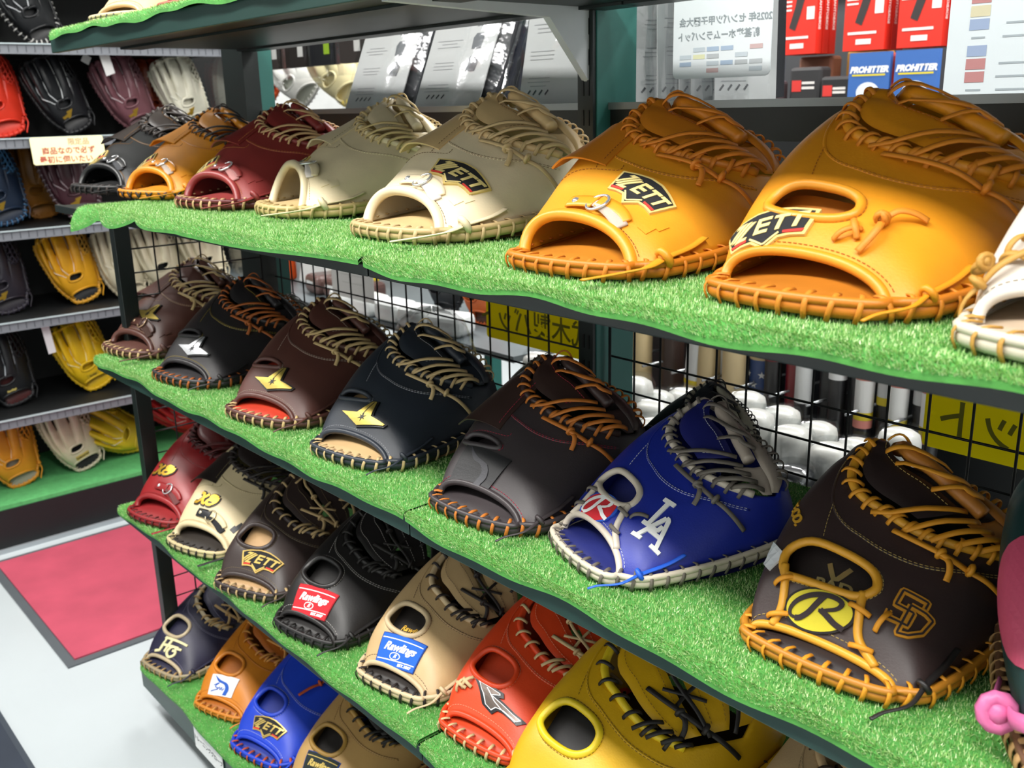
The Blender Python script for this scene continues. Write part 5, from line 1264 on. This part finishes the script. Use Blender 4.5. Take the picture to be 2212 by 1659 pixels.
rowk = [(.845, '#1c1c1f', ((.03, .09, '#7a1c24'),)), (.88, '#8a2028', ((.02, .08, '#6a1820'),)), (.915, '#1a1a1c', ((.0, .16, '#dfe1e3'),)), (.955, '#1b1b1e', ()), (.985, '#1a1a1d', ((.02, .10, '#e2e4e6'),)), (1.015, '#18181b', ()), (1.04, '#1b1a1d', ((.0, .09, '#d98a80'), (.09, .15, '#e4e4e4'), (.15, .165, '#d9c22c'), (.165, .18, '#d98a80'))), (1.072, '#1b1a1d', ((.0, .07, '#d98a80'), (.07, .12, '#d0d2d4'), (.12, .135, '#d9c22c'))), (1.105, '#19181b', ((.0, .09, '#d98a80'), (.09, .15, '#e4e4e4'), (.15, .165, '#d9c22c'), (.165, .18, '#d98a80'))), (1.14, '#1a191c', ((.0, .05, '#d98a80'), (.05, .12, '#cfd0d2'))), (1.165, '#1a191c', ((.0, .09, '#d98a80'), (.09, .15, '#e4e4e4'), (.15, .165, '#d9c22c'), (.165, .18, '#d98a80')))]
for i, (x, col, bd) in enumerate(rowk):
    bat(['black bat with a dark red collar', 'dark red bat between black bats', 'black bat with a long white handle sleeve', 'plain glossy black bat', 'black bat with a short white tag', 'plain black bat beside the pink handled bats', 'black bat with a pink, white and yellow handle label', 'black bat with a short pink handle label', 'black bat with a wide pink handle label', 'black bat with a pink tip and grey label', 'black bat with a pink handle label beside the yellow sign'][i], x, 1.0 + .02 * (i % 2), -.40, .0165, col, (0, 0), bd)
# bat rack frame with prongs
br_ = empty('bat_rack', (.9, 1.0, FLOOR_Z), 0, 'black bat rack with steel prongs behind the mesh', 'rack')
G().box((0, .12, .60), (1.3, .02, 1.16)).build('back_board', mat('paint', '#15181a', rough=.5), br_, smooth=False)
G().box((0, .02, .01), (1.3, .24, .02)).build('base_tray', M_BLACK, br_, smooth=False)
G().box((.0, .0, .885), (1.2, .10, .008)).build('acrylic_ledge', film_mat('acrylic', .12, .05, .0), br_, smooth=False)
for k in range(12): G().tube([(-.42 + k * .08, .11, .70), (-.42 + k * .08, -.06, .705)], .003, 6).build('prong', mat('metal', '#b8bcc0'), br_)
# ------------------------------------------------------------------ small mitts tucked in behind the front row
def rear(label, x, y, zk, leather, lace, scale=.5, rz=0, **k):
    d = dict(lod=2, seams=False, style='slot', tails=[]); d.update(k)
    return build_mitt('catchers_mitt', label, 'mitt', at(x, y, zk), R(rz), scale, 'mitts tucked behind the front row', leather=leather, lace=lace, **d)
rear('small glossy burgundy mitt tucked behind the cream mitt with the tall wrist hole', .56, .262, 's1', '#5e1620', '#5a1a20', .44, 10, rough=.25)
rear('small grey mitt tucked behind the pale cream mitt', 1.075, .255, 's1', '#6a6a66', '#3a3c3c', .46, -10)
rear('burgundy mitt tucked behind the orange buckled mitt', 1.315, .252, 's1', '#5f1a20', '#4e161c', .48, -20, rough=.3)
rear('dark purple mitt with black laces tucked behind the golden orange mitt', 1.53, .245, 's1', '#4c2230', '#1c1618', .52, -12)
rear('grey mitt with dark laces tucked behind the silver star mitt', .14, .262, 's2', '#7c8078', '#3a3a38', .44, 10)
rear('grey white mitt with brown laces in a clear bag behind the gold star mitts', .64, .268, 's2', '#8a8d80', '#4a3a34', .44, 10)
rear('grey white mitt with brown laces behind the navy star mitt', .885, .262, 's2', '#7d8074', '#5a3e2c', .46, 0)
rear('black and cream mitt with black laces beside the royal blue mitt', 1.155, .232, 's2', '#1b1c1f', '#1d1f22', .58, -20, crown='#22262c', webcol='#a9a592', rim='#2a2c2e')
rear('dark teal mitt with tan laces tucked behind the dark brown mitt', 1.60, .245, 's2', '#1c333a', '#8a6a3c', .55, -15)
# clear plastic bag over the grey white mitt
g = G(); a = np.linspace(0, 2 * np.pi, 28, endpoint=False); P = []
for zz, sc in ((.0, 1.0), (.03, 1.03), (.07, .98), (.105, .8), (.125, .45), (.13, .02)):
    P.append([(.655 + .085 * sc * math.cos(t) * (1 + .04 * math.sin(5 * t)), .325 + .062 * sc * math.sin(t) * (1 + .05 * math.sin(4 * t + 1)), ZS['s2'] + .002 + zz + .004 * math.sin(7 * t)) for t in a])
o = g.grid(np.array(P), cv=True).build('plastic_bag', film_mat('bag_haze', .30, .25)); tag(o, 'crumpled clear plastic bag over the grey white mitt behind the gold star mitts', 'bag')
# ------------------------------------------------------------------ mitts on the highest shelf and labels
build_mitt('catchers_mitt', "tan catcher's mitt with black rim laces on the highest shelf", 'mitt', at(.17, .03, 's0'), R(10), .88, None, leather='#c9b184', lace='#2a2420', rim='#cdb890', inner='#bfa06a', style='slot', stitch='#6a5a40')
build_mitt('catchers_mitt', "rust orange catcher's mitt with black laces on the highest shelf", 'mitt', at(.42, .05, 's0'), R(10), .88, None, leather='#9a3a1c', lace='#1c1716', style='slot', stitch='#3a2a20')
r = sign('shelf_label', 'white paper label with handwritten Japanese on the lowest deck\'s front edge', (.335, -.0042, ZS['s4'] - .046), .125, .046, 0, '#e3e5e5', [('lettering', text2d('トレーニンググローブ', .0125, bold=.0002, cell=CEL), '#33363a', 0, .002)], 'label', .0008)
